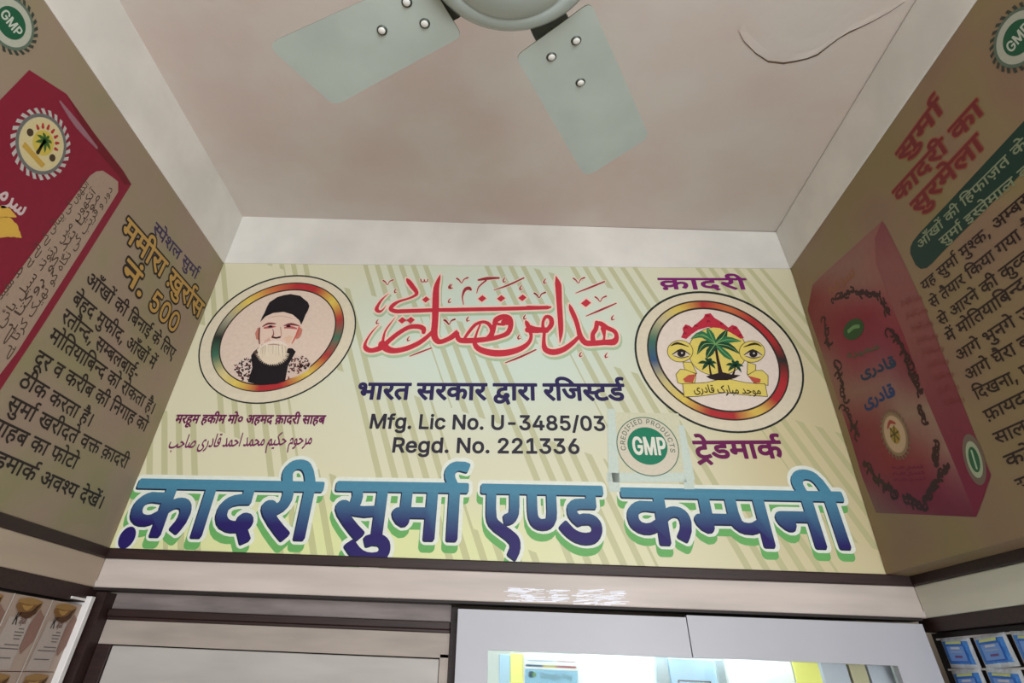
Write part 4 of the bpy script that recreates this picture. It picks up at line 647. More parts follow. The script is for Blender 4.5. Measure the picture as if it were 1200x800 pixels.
def sign_background():
    m = bpy.data.materials.new('striped_sign_print')
    m.use_nodes = True
    N, L = m.node_tree.nodes, m.node_tree.links
    b = N['Principled BSDF']
    b.inputs['Roughness'].default_value = .38
    b.inputs['Specular IOR Level'].default_value = .35
    tc = N.new('ShaderNodeTexCoord')
    sp = N.new('ShaderNodeSeparateXYZ'); L.new(tc.outputs['Object'], sp.inputs[0])
    def math_(op, a, b_=None):
        n = N.new('ShaderNodeMath'); n.operation = op
        for i, q in enumerate((a, b_)):
            if q is None: continue
            if isinstance(q, (int, float)): n.inputs[i].default_value = q
            else: L.new(q, n.inputs[i])
        return n.outputs[0]
    X, Y = sp.outputs[0], sp.outputs[1]
    slant = math_('ADD', X, math_('MULTIPLY', Y, .42))                       # stripes lean to the right downwards
    st = math_('FRACT', math_('DIVIDE', math_('ADD', slant, 4), .052))
    line = math_('LESS_THAN', st, .42)
    row = math_('FLOOR', math_('DIVIDE', math_('ADD', math_('ADD', Y, math_('MULTIPLY', X, .30)), 3), .34))
    off = math_('MULTIPLY', row, .17)
    bu = math_('FRACT', math_('DIVIDE', math_('ADD', math_('ADD', slant, 4), off), .52))
    bundle = math_('LESS_THAN', bu, .56)
    stripe = math_('MULTIPLY', line, bundle)
    # printed tints: pale mint towards the middle top, lime along the lower left, cream elsewhere, with shade painted in at the right
    def blob(cx, cy, sx, sy):
        a = math_('DIVIDE', math_('SUBTRACT', X, cx), sx); c = math_('DIVIDE', math_('SUBTRACT', Y, cy), sy)
        d = math_('ADD', math_('MULTIPLY', a, a), math_('MULTIPLY', c, c))
        return math_('DIVIDE', 1, math_('ADD', 1, math_('MULTIPLY', d, d)))
    def mixn(f, a, c):
        n = N.new('ShaderNodeMix'); n.data_type = 'RGBA'
        L.new(f, n.inputs[0])
        for i, q in ((6, a), (7, c)):
            if isinstance(q, tuple): n.inputs[i].default_value = q
            else: L.new(q, n.inputs[i])
        return n.outputs[2]
    c = mixn(blob(.0, .75, .62, .36), rgb(224, 218, 186), rgb(212, 228, 214))
    c = mixn(blob(-.55, .02, .75, .12), c, rgb(226, 232, 170))
    c = mixn(blob(1.05, .25, .30, .5), c, rgb(212, 202, 160))  # darker cream on the right: shade painted into the print
    c = mixn(math_('MULTIPLY', stripe, .68), c, rgb(184, 184, 136))
    L.new(c, b.inputs['Base Color'])
    return m
SIGNM = sign_background()
POSTER = mat('tan_poster_print', rgb(186, 166, 130), .5, noise=.0, spec=.3)
def poster_tints(m, ca, cb, cc):
    N, L = m.node_tree.nodes, m.node_tree.links
    tc = N.new('ShaderNodeTexCoord')
    n = N.new('ShaderNodeTexNoise'); n.inputs['Scale'].default_value = 4.5; n.inputs['Detail'].default_value = 1
    L.new(tc.outputs['Object'], n.inputs['Vector'])
    r = N.new('ShaderNodeValToRGB')
    r.color_ramp.elements[0].position = .35; r.color_ramp.elements[0].color = ca
    r.color_ramp.elements[1].position = .66; r.color_ramp.elements[1].color = cc
    e = r.color_ramp.elements.new(.5); e.color = cb
    L.new(n.outputs['Fac'], r.inputs[0]); L.new(r.outputs[0], N['Principled BSDF'].inputs['Base Color'])
poster_tints(POSTER, rgb(152, 132, 116), rgb(149, 135, 112), rgb(142, 134, 102))
POSTER_R = mat('dull_tan_poster_print', rgb(176, 152, 112), .5, spec=.3)
poster_tints(POSTER_R, rgb(142, 117, 94), rgb(145, 124, 93), rgb(140, 125, 86))

# ---------------------------------------------------------------- the room
ZB, ZC0, ZC1 = 2.809, 3.064, 2.999       # foot of the plaster band; ceiling at left and right
FRONT = -3.6
WT = .12
mb = MB()
mb.add([(-1.34, .46, ZC0 + .004), (1.34, .46, ZC1 - .004), (1.34, FRONT, ZC1 - .004), (-1.34, FRONT, ZC0 + .004),
        (-1.34, .46, 3.2), (1.34, .46, 3.2), (1.34, FRONT, 3.2), (-1.34, FRONT, 3.2)],
       [(0, 3, 2, 1), (4, 5, 6, 7), (0, 1, 5, 4), (1, 2, 6, 5), (2, 3, 7, 6), (3, 0, 4, 7)])
mb.f = [f[::-1] for f in mb.f]
struct(mb.build('ceiling', PLASTER))
struct(boxes('floor', FLOORM, [((-1.9, FRONT - 1.2, -.1), (1.9, .5, 0))]))
# the upper walls stand behind the boards; below the fascia they step back for the cupboards and shelves
struct(boxes('wall_back', WALLM, [((-1.34, .014, 1.70), (1.34, .46, 3.06)), ((-1.6, .40, 0), (1.6, .46, 1.70))]))
struct(boxes('wall_left', WALLM, [((-1.34, FRONT, 1.70), (-1.214, .014, 3.1)), ((-1.6, FRONT, 0), (-1.52, .40, 1.70)), ((-1.52, FRONT, 1.66), (-1.34, .014, 1.70))]))
struct(boxes('wall_right', WALLM, [((1.214, FRONT, 1.70), (1.34, .014, 3.1)), ((1.52, FRONT, 0), (1.6, .40, 1.70)), ((1.34, FRONT, 1.66), (1.52, .014, 1.70))]))
def band(name, a, b, za, zb, n):
    """plaster band between the ceiling and the boards, from a to b along a wall"""
    m = MB()
    a, b, n = Vector(a), Vector(b), Vector(n)
    q = []
    for t in (0, .018):
        q += [(a.x - n.x * (.014 - t), a.y - n.y * (.014 - t), ZB), (b.x - n.x * (.014 - t), b.y - n.y * (.014 - t), ZB),
              (b.x - n.x * (.014 - t), b.y - n.y * (.014 - t), zb), (a.x - n.x * (.014 - t), a.y - n.y * (.014 - t), za)]
    m.add(q, [(0, 3, 2, 1), (4, 5, 6, 7), (0, 1, 5, 4), (1, 2, 6, 5), (2, 3, 7, 6), (3, 0, 4, 7)])
    bm = bmesh.new(); o = m.build(name, BANDM)
    bm.from_mesh(o.data); bmesh.ops.recalc_face_normals(bm, faces=bm.faces); bm.to_mesh(o.data); bm.free()
    bv = o.modifiers.new('bevel', 'BEVEL'); bv.width = .003; bv.segments = 2
    return struct(o)
band('trim_1', (-1.2, 0, 0), (1.2, 0, 0), ZC0 + .003, ZC1 - .003, (0, -1, 0))
band('trim_2', (-1.2, FRONT, 0), (-1.2, -.004, 0), ZC0 + .003, ZC0 + .003, (1, 0, 0))
band('trim_3', (1.2, -.004, 0), (1.2, FRONT, 0), ZC1 - .003, ZC1 - .003, (-1, 0, 0))
# blistered paint on the ceiling, its lower lip standing off the plaster
def ceil_at(px, py, drop=0):
    d = ray(px, py)
    k = (ZC1 - ZC0) / 2.4
    t = (ZC0 + k * (CAM.x + 1.2) - drop - CAM.z) / (d.z - k * d.x)
    return CAM + d * t
lip = [(866, 36), (872, 48), (886, 62), (900, 71), (918, 73), (932, 71), (946, 68), (958, 63), (970, 54), (982, 45), (995, 37), (1007, 32), (1024, 24), (1042, 14), (1060, 2)]
mb = MB()
q = [tuple(ceil_at(x, y, .0030 + .0012 * math.sin(i * 1.3))) for i, (x, y) in enumerate(lip)]
q2 = [tuple(ceil_at(x + 5, y - 9, .0014)) for x, y in lip]
q3 = [tuple(ceil_at(x + (960 - x) * .35 + 20, y - 60, -.002)) for x, y in lip]
q0 = [tuple(ceil_at(x, y, -.003)) for x, y in lip]
k = len(lip)
mb.add(q + q2 + q3 + q0, [f for i in range(k - 1) for f in ((i, i + 1, k + i + 1, k + i), (k + i, k + i + 1, 2 * k + i + 1, 2 * k + i), (3 * k + i, 3 * k + i + 1, i + 1, i))])
struct(mb.build('ceiling_peeling_paint', PLASTER))
GRIME = mat('grime_in_the_crack', rgb(116, 96, 80), .8, noise=.3, scale=30)
mb = MB()
for i in range(k - 1):
    a, b = lip[i], lip[i + 1]
    wd = (.5, 1.2, 1.9, 2.3, 2.4, 2.0, 1.6, 2.2, 1.7, 1.4, 1.8, 1.2, .9, .7, .5)
    mb.add([tuple(ceil_at(a[0], a[1] - .5, .0008)), tuple(ceil_at(b[0], b[1] - .5, .0008)), tuple(ceil_at(b[0] + .3, b[1] + wd[i + 1], .0008)), tuple(ceil_at(a[0] + .3, a[1] + wd[i], .0008))], [(0, 1, 2, 3)])
struct(mb.build('ceiling_crack', GRIME))
# strips and fascia under the boards, all round
def strips(name, z0, z1, proud, m, k):
    b = MB()
    struct(boxes(name + '_%d' % k, m, [((-1.2, -proud, z0), (1.2, .014, z1))], bevel=.003))
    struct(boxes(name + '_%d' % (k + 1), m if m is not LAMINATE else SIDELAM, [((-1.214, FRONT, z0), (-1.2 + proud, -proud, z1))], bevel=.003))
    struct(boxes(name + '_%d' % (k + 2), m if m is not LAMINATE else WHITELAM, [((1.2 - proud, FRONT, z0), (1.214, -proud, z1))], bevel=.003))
strips('trim', 1.735, 1.762, .006, WOOD, 4)
strips('trim', 1.663, 1.735, .002, LAMINATE, 7)
struct(boxes('trim_10', WOOD, [((-1.30, FRONT, 1.625), (-1.203, .05, 1.663))]))
struct(boxes('trim_11', WOOD, [((1.203, FRONT, 1.634), (1.30, .05, 1.663))]))
struct(boxes('trim_12', DARKWOOD, [((-1.30, .004, 1.657), (1.19, .07, 1.6628))]))  # dark board added to paint the shade in the gap under the fascia
# glare on the fascia under the sign, modelled as thin white flecks
GLARE = mat('painted_glare', rgb(240, 242, 252), .3, noise=.1, scale=30)
random.seed(4)
mb = MB()
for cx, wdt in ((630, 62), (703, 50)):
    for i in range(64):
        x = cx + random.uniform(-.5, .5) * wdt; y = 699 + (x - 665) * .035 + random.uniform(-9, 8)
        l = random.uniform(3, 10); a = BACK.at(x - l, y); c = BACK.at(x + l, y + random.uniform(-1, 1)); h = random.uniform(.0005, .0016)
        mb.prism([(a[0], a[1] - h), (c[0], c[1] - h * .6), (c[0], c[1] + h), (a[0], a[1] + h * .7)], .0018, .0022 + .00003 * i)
o = mb.build('glare_flecks', GLARE, None, BACK.mat())
tag(o, 'white flecks painting a patch of glare on the cream fascia below the big sign', 'sticker')

# ---------------------------------------------------------------- the big sign
sign = MB()
sign.box((-1.2, 0, -.0135), (1.2, ZB - 1.7625, 0))
# the right edge is covered by the neighbouring board, so the panel simply runs to the corner
SIGN = sign.build('sign_board', [SIGNM], None, BACK.mat())
SIGN.location.z += .0004
tag(SIGN, 'large striped shop sign filling the back wall, red calligraphy above blue Hindi title', 'sign')
K = 1e-3
def red_calligraphy():
    A, B, C = View(BACK, 415, 315, 7.275), View(BACK, 520, 315, 6.667), View(BACK, 620, 315, 6.667)
    S = []; D = []; T = []
    for V, l in (
      (A, [[(452, 88, 18), (468, 112, 40), (500, 155, 42), (530, 195, 34), (528, 222, 28), (470, 252, 20), (385, 278, 24), (335, 308, 36), (312, 342, 36), (350, 362, 38), (420, 362, 38), (560, 357, 38), (700, 352, 36), (880, 352, 36)],
           [(295, 210, 3), (240, 260, 16), (205, 310, 26), (192, 348, 34), (218, 366, 24), (250, 345, 12), (270, 315, 3)],
           [(735, 50, 3), (720, 95, 30), (700, 170, 50), (695, 300, 58), (690, 450, 54), (682, 560, 58), (708, 615, 50), (750, 620, 42), (830, 590, 36), (880, 552, 36)],
           [(592, 542, 34), (590, 510, 44), (540, 492, 44), (460, 502, 40), (370, 555, 40), (300, 612, 42), (230, 672, 50), (150, 697, 42), (104, 682, 42), (92, 650, 28), (112, 600, 18), (160, 530, 12), (212, 478, 3)],
           [(355, 410, 3), (300, 480, 13), (262, 540, 16), (246, 610, 24)],
           [(240, 645, 70), (290, 688, 58), (360, 698, 48), (460, 675, 46), (560, 628, 42), (640, 565, 36), (680, 520, 30)]]),
      (B, [[(-10, 322, 34), (400, 315, 34), (810, 303, 33)],
           [(-10, 568, 38), (45, 542, 36), (100, 485, 14)], [(100, 490, 20), (112, 540, 40)],
           [(110, 545, 36), (135, 560, 44), (200, 562, 46), (280, 557, 44), (360, 547, 40), (430, 532, 36), (500, 502, 40), (524, 440, 40), (510, 390, 50), (468, 375, 46), (415, 395, 46), (398, 430, 36), (390, 490, 26), (375, 530, 26)],
           [(470, 418, 46), (510, 420, 46)], [(425, 432, 24), (470, 436, 22)],
           [(165, 540, 22), (200, 490, 26), (250, 435, 26), (310, 415, 26), (355, 435, 30), (375, 480, 28), (360, 520, 28), (330, 548, 26)],
           [(285, 435, 14), (262, 490, 16), (245, 545, 20)],
           [(235, 560, 30), (255, 610, 42), (310, 642, 50), (400, 660, 54), (500, 655, 52), (600, 625, 44), (662, 580, 32), (683, 530, 26), (672, 480, 32), (652, 430, 36), (640, 405, 8)],
           [(660, 450, 36), (720, 475, 46), (800, 480, 48)]]),
      (C, [[(-10, 303, 33), (140, 303, 26), (172, 297, 8)],
           [(-10, 478, 46), (60, 482, 46), (110, 478, 40)],
           [(112, 480, 30), (108, 420, 22), (132, 375, 28), (168, 385, 36), (176, 430, 38), (150, 470, 36), (110, 485, 34)],
           [(120, 490, 24), (115, 570, 30), (128, 630, 46), (190, 652, 50), (270, 630, 44), (340, 580, 36), (395, 525, 26)],
           [(210, 58, 4), (224, 110, 44), (230, 150, 50), (235, 250, 44), (245, 400, 42), (248, 500, 34), (240, 580, 3)],
           [(315, 275, 4), (330, 320, 36), (365, 400, 38), (385, 470, 36), (402, 530, 44), (440, 578, 48), (500, 582, 46), (590, 575, 46), (660, 572, 52), (684, 535, 34), (668, 490, 36), (610, 462, 40), (565, 432, 44), (532, 420, 24)],
           [(530, 420, 34), (522, 470, 36), (498, 510, 34), (500, 560, 40)], [(580, 470, 44), (588, 530, 18), (580, 570, 26)]])):
        S += [V.pen(s) for s in l]
    for V, l in ((A, [(612, 262, 34), (410, 440, 36), (482, 438, 36)]), (B, [(300, 233, 33), (448, 232, 33), (615, 227, 33)]), (C, [(445, 268, 40)])):
        for x, y, r in l:
            D.append(V.pts([(x - r, y + 2), (x + 2, y - r * .8), (x + r, y - 2), (x - 2, y + r * .8)]))
    for V, l in ((A, [[(475, 745, 6), (560, 712, 12), (660, 675, 8)]]), (B, [[(395, 165, 5), (500, 130, 13), (625, 72, 10)], [(480, 735, 6), (600, 688, 14), (720, 632, 8)],
                  [(155, 280, 4), (146, 220, 9), (165, 165, 22), (195, 152, 30), (212, 165, 14)], [(272, 88, 14), (340, 76, 26), (430, 72, 14)], [(330, 92, 12), (275, 140, 9), (258, 190, 4)]]),
                 (C, [[(365, 190, 4), (480, 145, 13), (590, 100, 10)], [(445, 370, 4), (560, 322, 14), (680, 270, 8)]])):
        T += [V.pen(s) for s in l]
    for V, x, y in ((A, 290, 115), (A, 815, 450), (B, 145, 90), (B, 750, 205), (B, 45, 415), (C, 390, 90), (C, 560, 235), (C, 85, 205)):
        T.append(V.pen([(x - 42, y - 14, 12), (x - 25, y - 2, 9), (x - 4, y + 22, 4), (x + 12, y - 6, 6), (x + 42, y - 20, 12)]))
    for V, x, y in ((A, 350, 190), (A, 825, 155), (A, 810, 275), (A, 460, 600), (A, 195, 455), (B, 600, 150), (B, 470, 90), (B, 630, 380), (B, 185, 395), (B, 585, 535), (B, 45, 140), (C, 120, 100), (C, 650, 385), (C, 400, 672), (C, 600, 680)):
        T.append(V.pen([(x + 10, y - 22, 3), (x - 4, y - 2, 9), (x - 2, y + 14, 8), (x + 16, y + 8, 3)]))
    T.append(A.pen([(567, 90, 8), (575, 112, 7), (595, 110, 6), (598, 92, 6), (605, 112, 6), (625, 108, 6), (628, 88, 6)]))
    h = MB()
    dx, dy = .004, -.010
    h.pens([[(x + dx, y + dy, wd) for x, y, wd in s] for s in S], .0004, rgb(180, 206, 168), .008, res=.0012)
    part(h.build('calligraphy_shadow', INK, SIGN), 'pale green drop shadow of the red calligraphy')
    h = MB()
    h.pens(S, .0007, rgb(250, 224, 206), .0075, res=.001)
    for d in D: h.prism([(sum(p[0] for p in d) / 4 + (x - sum(p[0] for p in d) / 4) * 1.5, sum(p[1] for p in d) / 4 + (y - sum(p[1] for p in d) / 4) * 1.6) for x, y in d], .0003, .0007, rgb(250, 224, 206))
    h.pens(T, .0006, rgb(248, 226, 208), .004, res=.001)
    part(h.build('calligraphy_outline', INK, SIGN), 'pale pink outline of the red calligraphy')
    h = MB()
    h.pens(S, .0011, rgb(206, 52, 68), res=.001)
    for d in D: h.prism(d, .0008, .0011, rgb(206, 52, 68))
    part(h.build('calligraphy', INK, SIGN), 'red Arabic calligraphy along the top middle of the sign')
    for s in T:
        h = MB()
        h.pens([s], .0010, rgb(158, 52, 62), .0005, res=.0007)
        part(h.build('vowel_mark', INK, SIGN), 'small dark red mark beside the calligraphy')
red_calligraphy()
def blue(y):
    return mixc(rgb(38, 26, 104), rgb(84, 150, 176), (y - 150) / 440) if y < 620 else rgb(78, 144, 172)
c = BACK.at(149, 630)
for rx, rz, n, cl, nm in ((.034, .0385, .0008, rgb(240, 246, 232), 'title_outline'), (.0255, .030, .0014, rgb(38, 26, 104), 'title_lettering')):
    mb = MB()
    mb.poly([(c[0] + rx * math.cos(a / 16 * math.pi), c[1] + rz * math.sin(a / 16 * math.pi)) for a in range(32)], n, cl)
    part(mb.build(nm, INK, SIGN), 'round dot at the foot of the first title word')
for key, TL, TR, h in (('कादरी', (166, 563), (377, 567), 59), ('सुर्मा', (397, 566), (546, 568.5), 59), ('एण्ड', (566, 569), (703, 571.5), 60), ('कम्पनी', (729, 573.5), (983, 578.5), 58)):
    mb = MB()
    for dx, dy, hl, c, n in ((-.006, -.024, 56, rgb(112, 184, 104), .0003), (0, 0, 72, rgb(240, 246, 232), .0007)):
        letters(mb, key, line_map(BACK, key, TL, TR, h, dx, dy), n, c, 0, hl)
    part(mb.build('title_outline', INK, SIGN), 'white outline and green shadow behind a title word')
    mb = MB()
    letters(mb, key, line_map(BACK, key, TL, TR, h, -.003, -.004), .0010, rgb(16, 36, 72), 27)
    letters(mb, key, line_map(BACK, key, TL, TR, h), .0013, blue, 25)
    part(mb.build('title_lettering', INK, SIGN), 'large Hindi title word shaded from teal to deep blue')
NAVY = rgb(42, 34, 86)
write(SIGN, BACK, 'भारत सरकार द्वारा रजिस्टर्ड', (420, 449.2), (730, 450.5), 18, NAVY, bold=32, name='hindi_lettering', label='dark blue Hindi line below the calligraphy')
write(SIGN, BACK, "Mfg. Lic No. U-3485/03", (434, 485.5), (709.5, 488), 16, rgb(46, 42, 58), bold=30, name='licence_lettering')
write(SIGN, BACK, "Regd. No. 221336", (460, 513), (680, 514.5), 16.5, rgb(46, 42, 58), bold=30, name='licence_lettering')
write(SIGN, BACK, 'मरहूम हकीम मो० अहमद क़ादरी साहब', (208, 486.2), (382, 487), 9.5, rgb(112, 30, 84), bold=36, name='caption_lettering', label='maroon Hindi caption below the portrait')
write(SIGN, BACK, "مرحوم حکیم محمد احمد قادری صاحب", (203, 508), (369, 503.5), 17, rgb(122, 40, 92), bold=15, name='caption_lettering', label='thin Urdu caption below the portrait')
PURPLE = rgb(128, 30, 112)
write(SIGN, BACK, 'क़ादरी', (771, 326.3), (873, 326.6), 12, PURPLE, bold=26, name='trademark_lettering', label='purple Hindi word above the palm emblem')
write(SIGN, BACK, 'ट्रेडमार्क', (812, 517.5), (913, 517), 19, rgb(112, 22, 84), bold=32, name='trademark_lettering', label='maroon Hindi word below the palm emblem')

def cone(t, stops):
    t = (t % 1) * len(stops)
    i = int(t)
    return mixc(stops[i % len(stops)], stops[(i + 1) % len(stops)], t - i)
RED_, YEL_, GRN_, BLK_, ORG_ = rgb(186, 50, 54), rgb(232, 206, 96), rgb(70, 120, 96), rgb(40, 50, 44), rgb(212, 120, 70)
def framed_oval(V, o, r, i, so, sr, si, stops, fill):
    q = lambda b, s: oval(BACK, *V.px(b[0], b[2]), *V.px(b[1], b[3]), s / V.k) if False else oval(BACK, V.px(b[0], 0)[0], V.px(b[1], 0)[0], V.px(0, b[2])[1], V.px(0, b[3])[1], s / V.k)
    gro = lambda b, e: (b[0] - e, b[1] + e, b[2] - e, b[3] + e)
    h = MB()
    h.poly(q(o, so), .0005, rgb(232, 222, 196))
    h.ring(q(gro(o, 4), so), q(gro(o, -4), so), .0008, rgb(36, 44, 40))
    h.ring(q(r, sr), q(i, si), .0008, lambda t: cone(t, stops))
    h.ring(q(gro(r, 3), sr), q(gro(r, -3), sr), .0010, rgb(60, 48, 40))
    h.ring(q(gro(i, 4), si), q(gro(i, -3), si), .0010, rgb(60, 48, 40))
    h.poly(q(i, si), .0007, fill)
    return h
V = View(BACK, 220, 310, 4.705)
h = framed_oval(V, (62, 925, 62, 765), (130, 860, 102, 700), (176, 815, 140, 662), 112, 104, 96,
                [GRN_, RED_, YEL_, RED_, RED_, ORG_, YEL_, rgb(180, 176, 150), BLK_, GRN_, rgb(226, 210, 150), YEL_, RED_, RED_, YEL_, RED_], rgb(234, 212, 194))
part(h.build('portrait_oval', INK, SIGN), 'slanted oval frame with red, yellow and green ring at the left')
V = View(BACK, 720, 310, 3.3333)
h = framed_oval(V, (82, 737, 108, 655), (130, 680, 143, 607), (164, 645, 172, 574), -74, -66, -58,
                [BLK_, RED_, RED_, ORG_, RED_, YEL_, rgb(200, 190, 150), GRN_, rgb(60, 90, 130), rgb(214, 200, 140), YEL_, RED_, RED_, YEL_, RED_, RED_], rgb(240, 226, 212))
part(h.build('emblem_oval', INK, SIGN), 'slanted oval frame with red, yellow and green ring at the right')

def portrait():
    V = View(BACK, 265, 335, 6.667)
    P = lambda pts, n, c, m=None: (m or h).poly(V.pts(pts), n, c)
    S = lambda pts, n, c: h.stroke(V.pen(pts), n, c)
    skin, skin2, dark, black = rgb(240, 212, 194), rgb(206, 130, 112), rgb(70, 34, 36), rgb(26, 20, 26)
    h = MB()
    P([(50, 645), (90, 600), (140, 568), (200, 545), (230, 600), (215, 690), (165, 752), (110, 722)], .0012, rgb(232, 212, 200))
    P([(530, 530), (580, 550), (640, 575), (672, 605), (640, 660), (560, 705), (460, 738), (470, 620)], .0012, rgb(226, 202, 188))
    random.seed(2)
    for i in range(150):
        if i % 2: x, y = random.uniform(62, 205), random.uniform(560, 735)
        else: x, y = random.uniform(480, 660), random.uniform(550, 715)
        if y < 672 - x * .72 or (x < 300 and y > 660 + (x - 60) * .9) or (x > 400 and (y > 740 - (x - 460) * .55 or y < 520 + (x - 540) * .6)): continue
        a = random.uniform(0, 3.1); l = random.uniform(7, 16)
        S([(x, y, 8), (x + l * math.cos(a), y + l * math.sin(a), 10), (x + l * 1.3 * math.cos(a + .7), y + l * 1.3 * math.sin(a + .7), 4)], .0014, random.choice((black, dark, rgb(120, 66, 60))))
    P([(196, 545), (220, 510), (250, 488), (480, 484), (520, 490), (545, 515), (520, 560), (485, 620), (462, 745), (400, 766), (320, 774), (250, 772), (170, 752), (205, 640)], .0015, black)
    h.build('robe', INK, SIGN_P)
    h = MB()
    P([(248, 328), (268, 335), (264, 425), (236, 418), (227, 372)], .0016, skin2)
    P([(558, 335), (585, 327), (597, 345), (590, 378), (570, 410), (546, 418)], .0016, skin2)
    P([(272, 272), (320, 235), (380, 208), (450, 200), (520, 218), (572, 270), (580, 312), (560, 365), (530, 432), (500, 485), (400, 520), (300, 505), (258, 465), (257, 390), (263, 320)], .0018,
      lambda u, v: mixc(skin, rgb(226, 176, 158), .0))
    S([(262, 330, 10), (258, 400, 12), (262, 455, 8)], .0020, rgb(120, 66, 58))
    S([(572, 320, 12), (548, 390, 14), (515, 450, 8)], .0020, rgb(214, 96, 88))
    S([(288, 318, 10), (330, 296, 18), (385, 298, 10)], .0021, rgb(132, 52, 56))
    S([(456, 312, 10), (505, 300, 20), (568, 312, 8)], .0021, rgb(132, 52, 56))
    S([(300, 330, 14), (350, 322, 24), (385, 320, 8)], .0020, rgb(196, 96, 98))
    S([(460, 328, 14), (505, 325, 22), (550, 335, 12)], .0020, rgb(196, 96, 98))
    for x, y in ((346, 320), (488, 318)): S([(x - 12, y, 12), (x, y - 2, 20), (x + 12, y, 12)], .0022, black)
    S([(365, 340, 4), (372, 375, 8), (362, 402, 16), (378, 402, 10)], .0021, rgb(150, 84, 76))
    S([(365, 402, 12), (390, 408, 14), (420, 402, 16)], .0022, dark)
    S([(425, 325, 8), (432, 370, 8), (428, 396, 8)], .0021, rgb(206, 158, 142))
    P([(300, 430), (340, 400), (352, 440), (300, 470)], .0019, rgb(226, 184, 166)); P([(450, 405), (500, 385), (522, 402), (496, 450), (470, 445)], .0019, rgb(236, 200, 172))
    S([(330, 250, 6), (420, 236, 8), (520, 256, 6)], .0019, rgb(222, 186, 170))
    h.build('face', INK, SIGN_P)
    h = MB()
    beard = rgb(238, 222, 196)
    P([(242, 500), (270, 470), (310, 448), (350, 436), (420, 436), (466, 455), (482, 490), (470, 535), (440, 580), (390, 612), (330, 615), (285, 590), (262, 555)], .0024, beard)
    P([(215, 520), (250, 486), (290, 455), (300, 520), (290, 580), (240, 560)], .0021, rgb(96, 72, 66))
    for i in range(22):
        a = 3.3 + i * .135
        x, y = 365 + 105 * math.cos(a), 520 - 80 * math.sin(a)
        S([(x, y, 16), (x + 26 * math.cos(a), y - 26 * math.sin(a), 3)], .0023, mixc(beard, rgb(170, 150, 130), i % 3 / 3))
    for i in range(26):
        x = 262 + i * 8.2; y = 470 - 30 * math.sin(i / 25 * 3.14)
        S([(x, y, 3), (x + (x - 365) * .10 + random.uniform(-6, 6), y + random.uniform(60, 110), 2)], .0025, random.choice((rgb(206, 186, 160), rgb(248, 240, 224), rgb(184, 160, 140))))
    S([(260, 485, 10), (320, 450, 20), (375, 440, 22), (430, 445, 20), (478, 470, 8)], .0026, rgb(246, 228, 212))
    S([(330, 462, 5), (375, 458, 8), (425, 466, 5)], .0027, rgb(186, 140, 128))
    h.build('beard', INK, SIGN_P)
    h = MB()
    P([(268, 285), (285, 240), (300, 215), (318, 170), (340, 130), (400, 90), (450, 75), (505, 66), (580, 80), (640, 130), (652, 160), (640, 195), (620, 230), (605, 270), (588, 305), (572, 270), (520, 225), (450, 205), (370, 213), (310, 240)], .0026, black)
    h.build('cap', INK, SIGN_P)
SIGN_P = MB()
SIGN_P.poly(oval(BACK, 262, 388, 343, 447, 19), .0011, rgb(234, 212, 194))
SIGN_P = SIGN_P.build('portrait_print', INK, SIGN)
part(SIGN_P, 'printed portrait of a bearded person in a black cap and dark robe')
portrait()

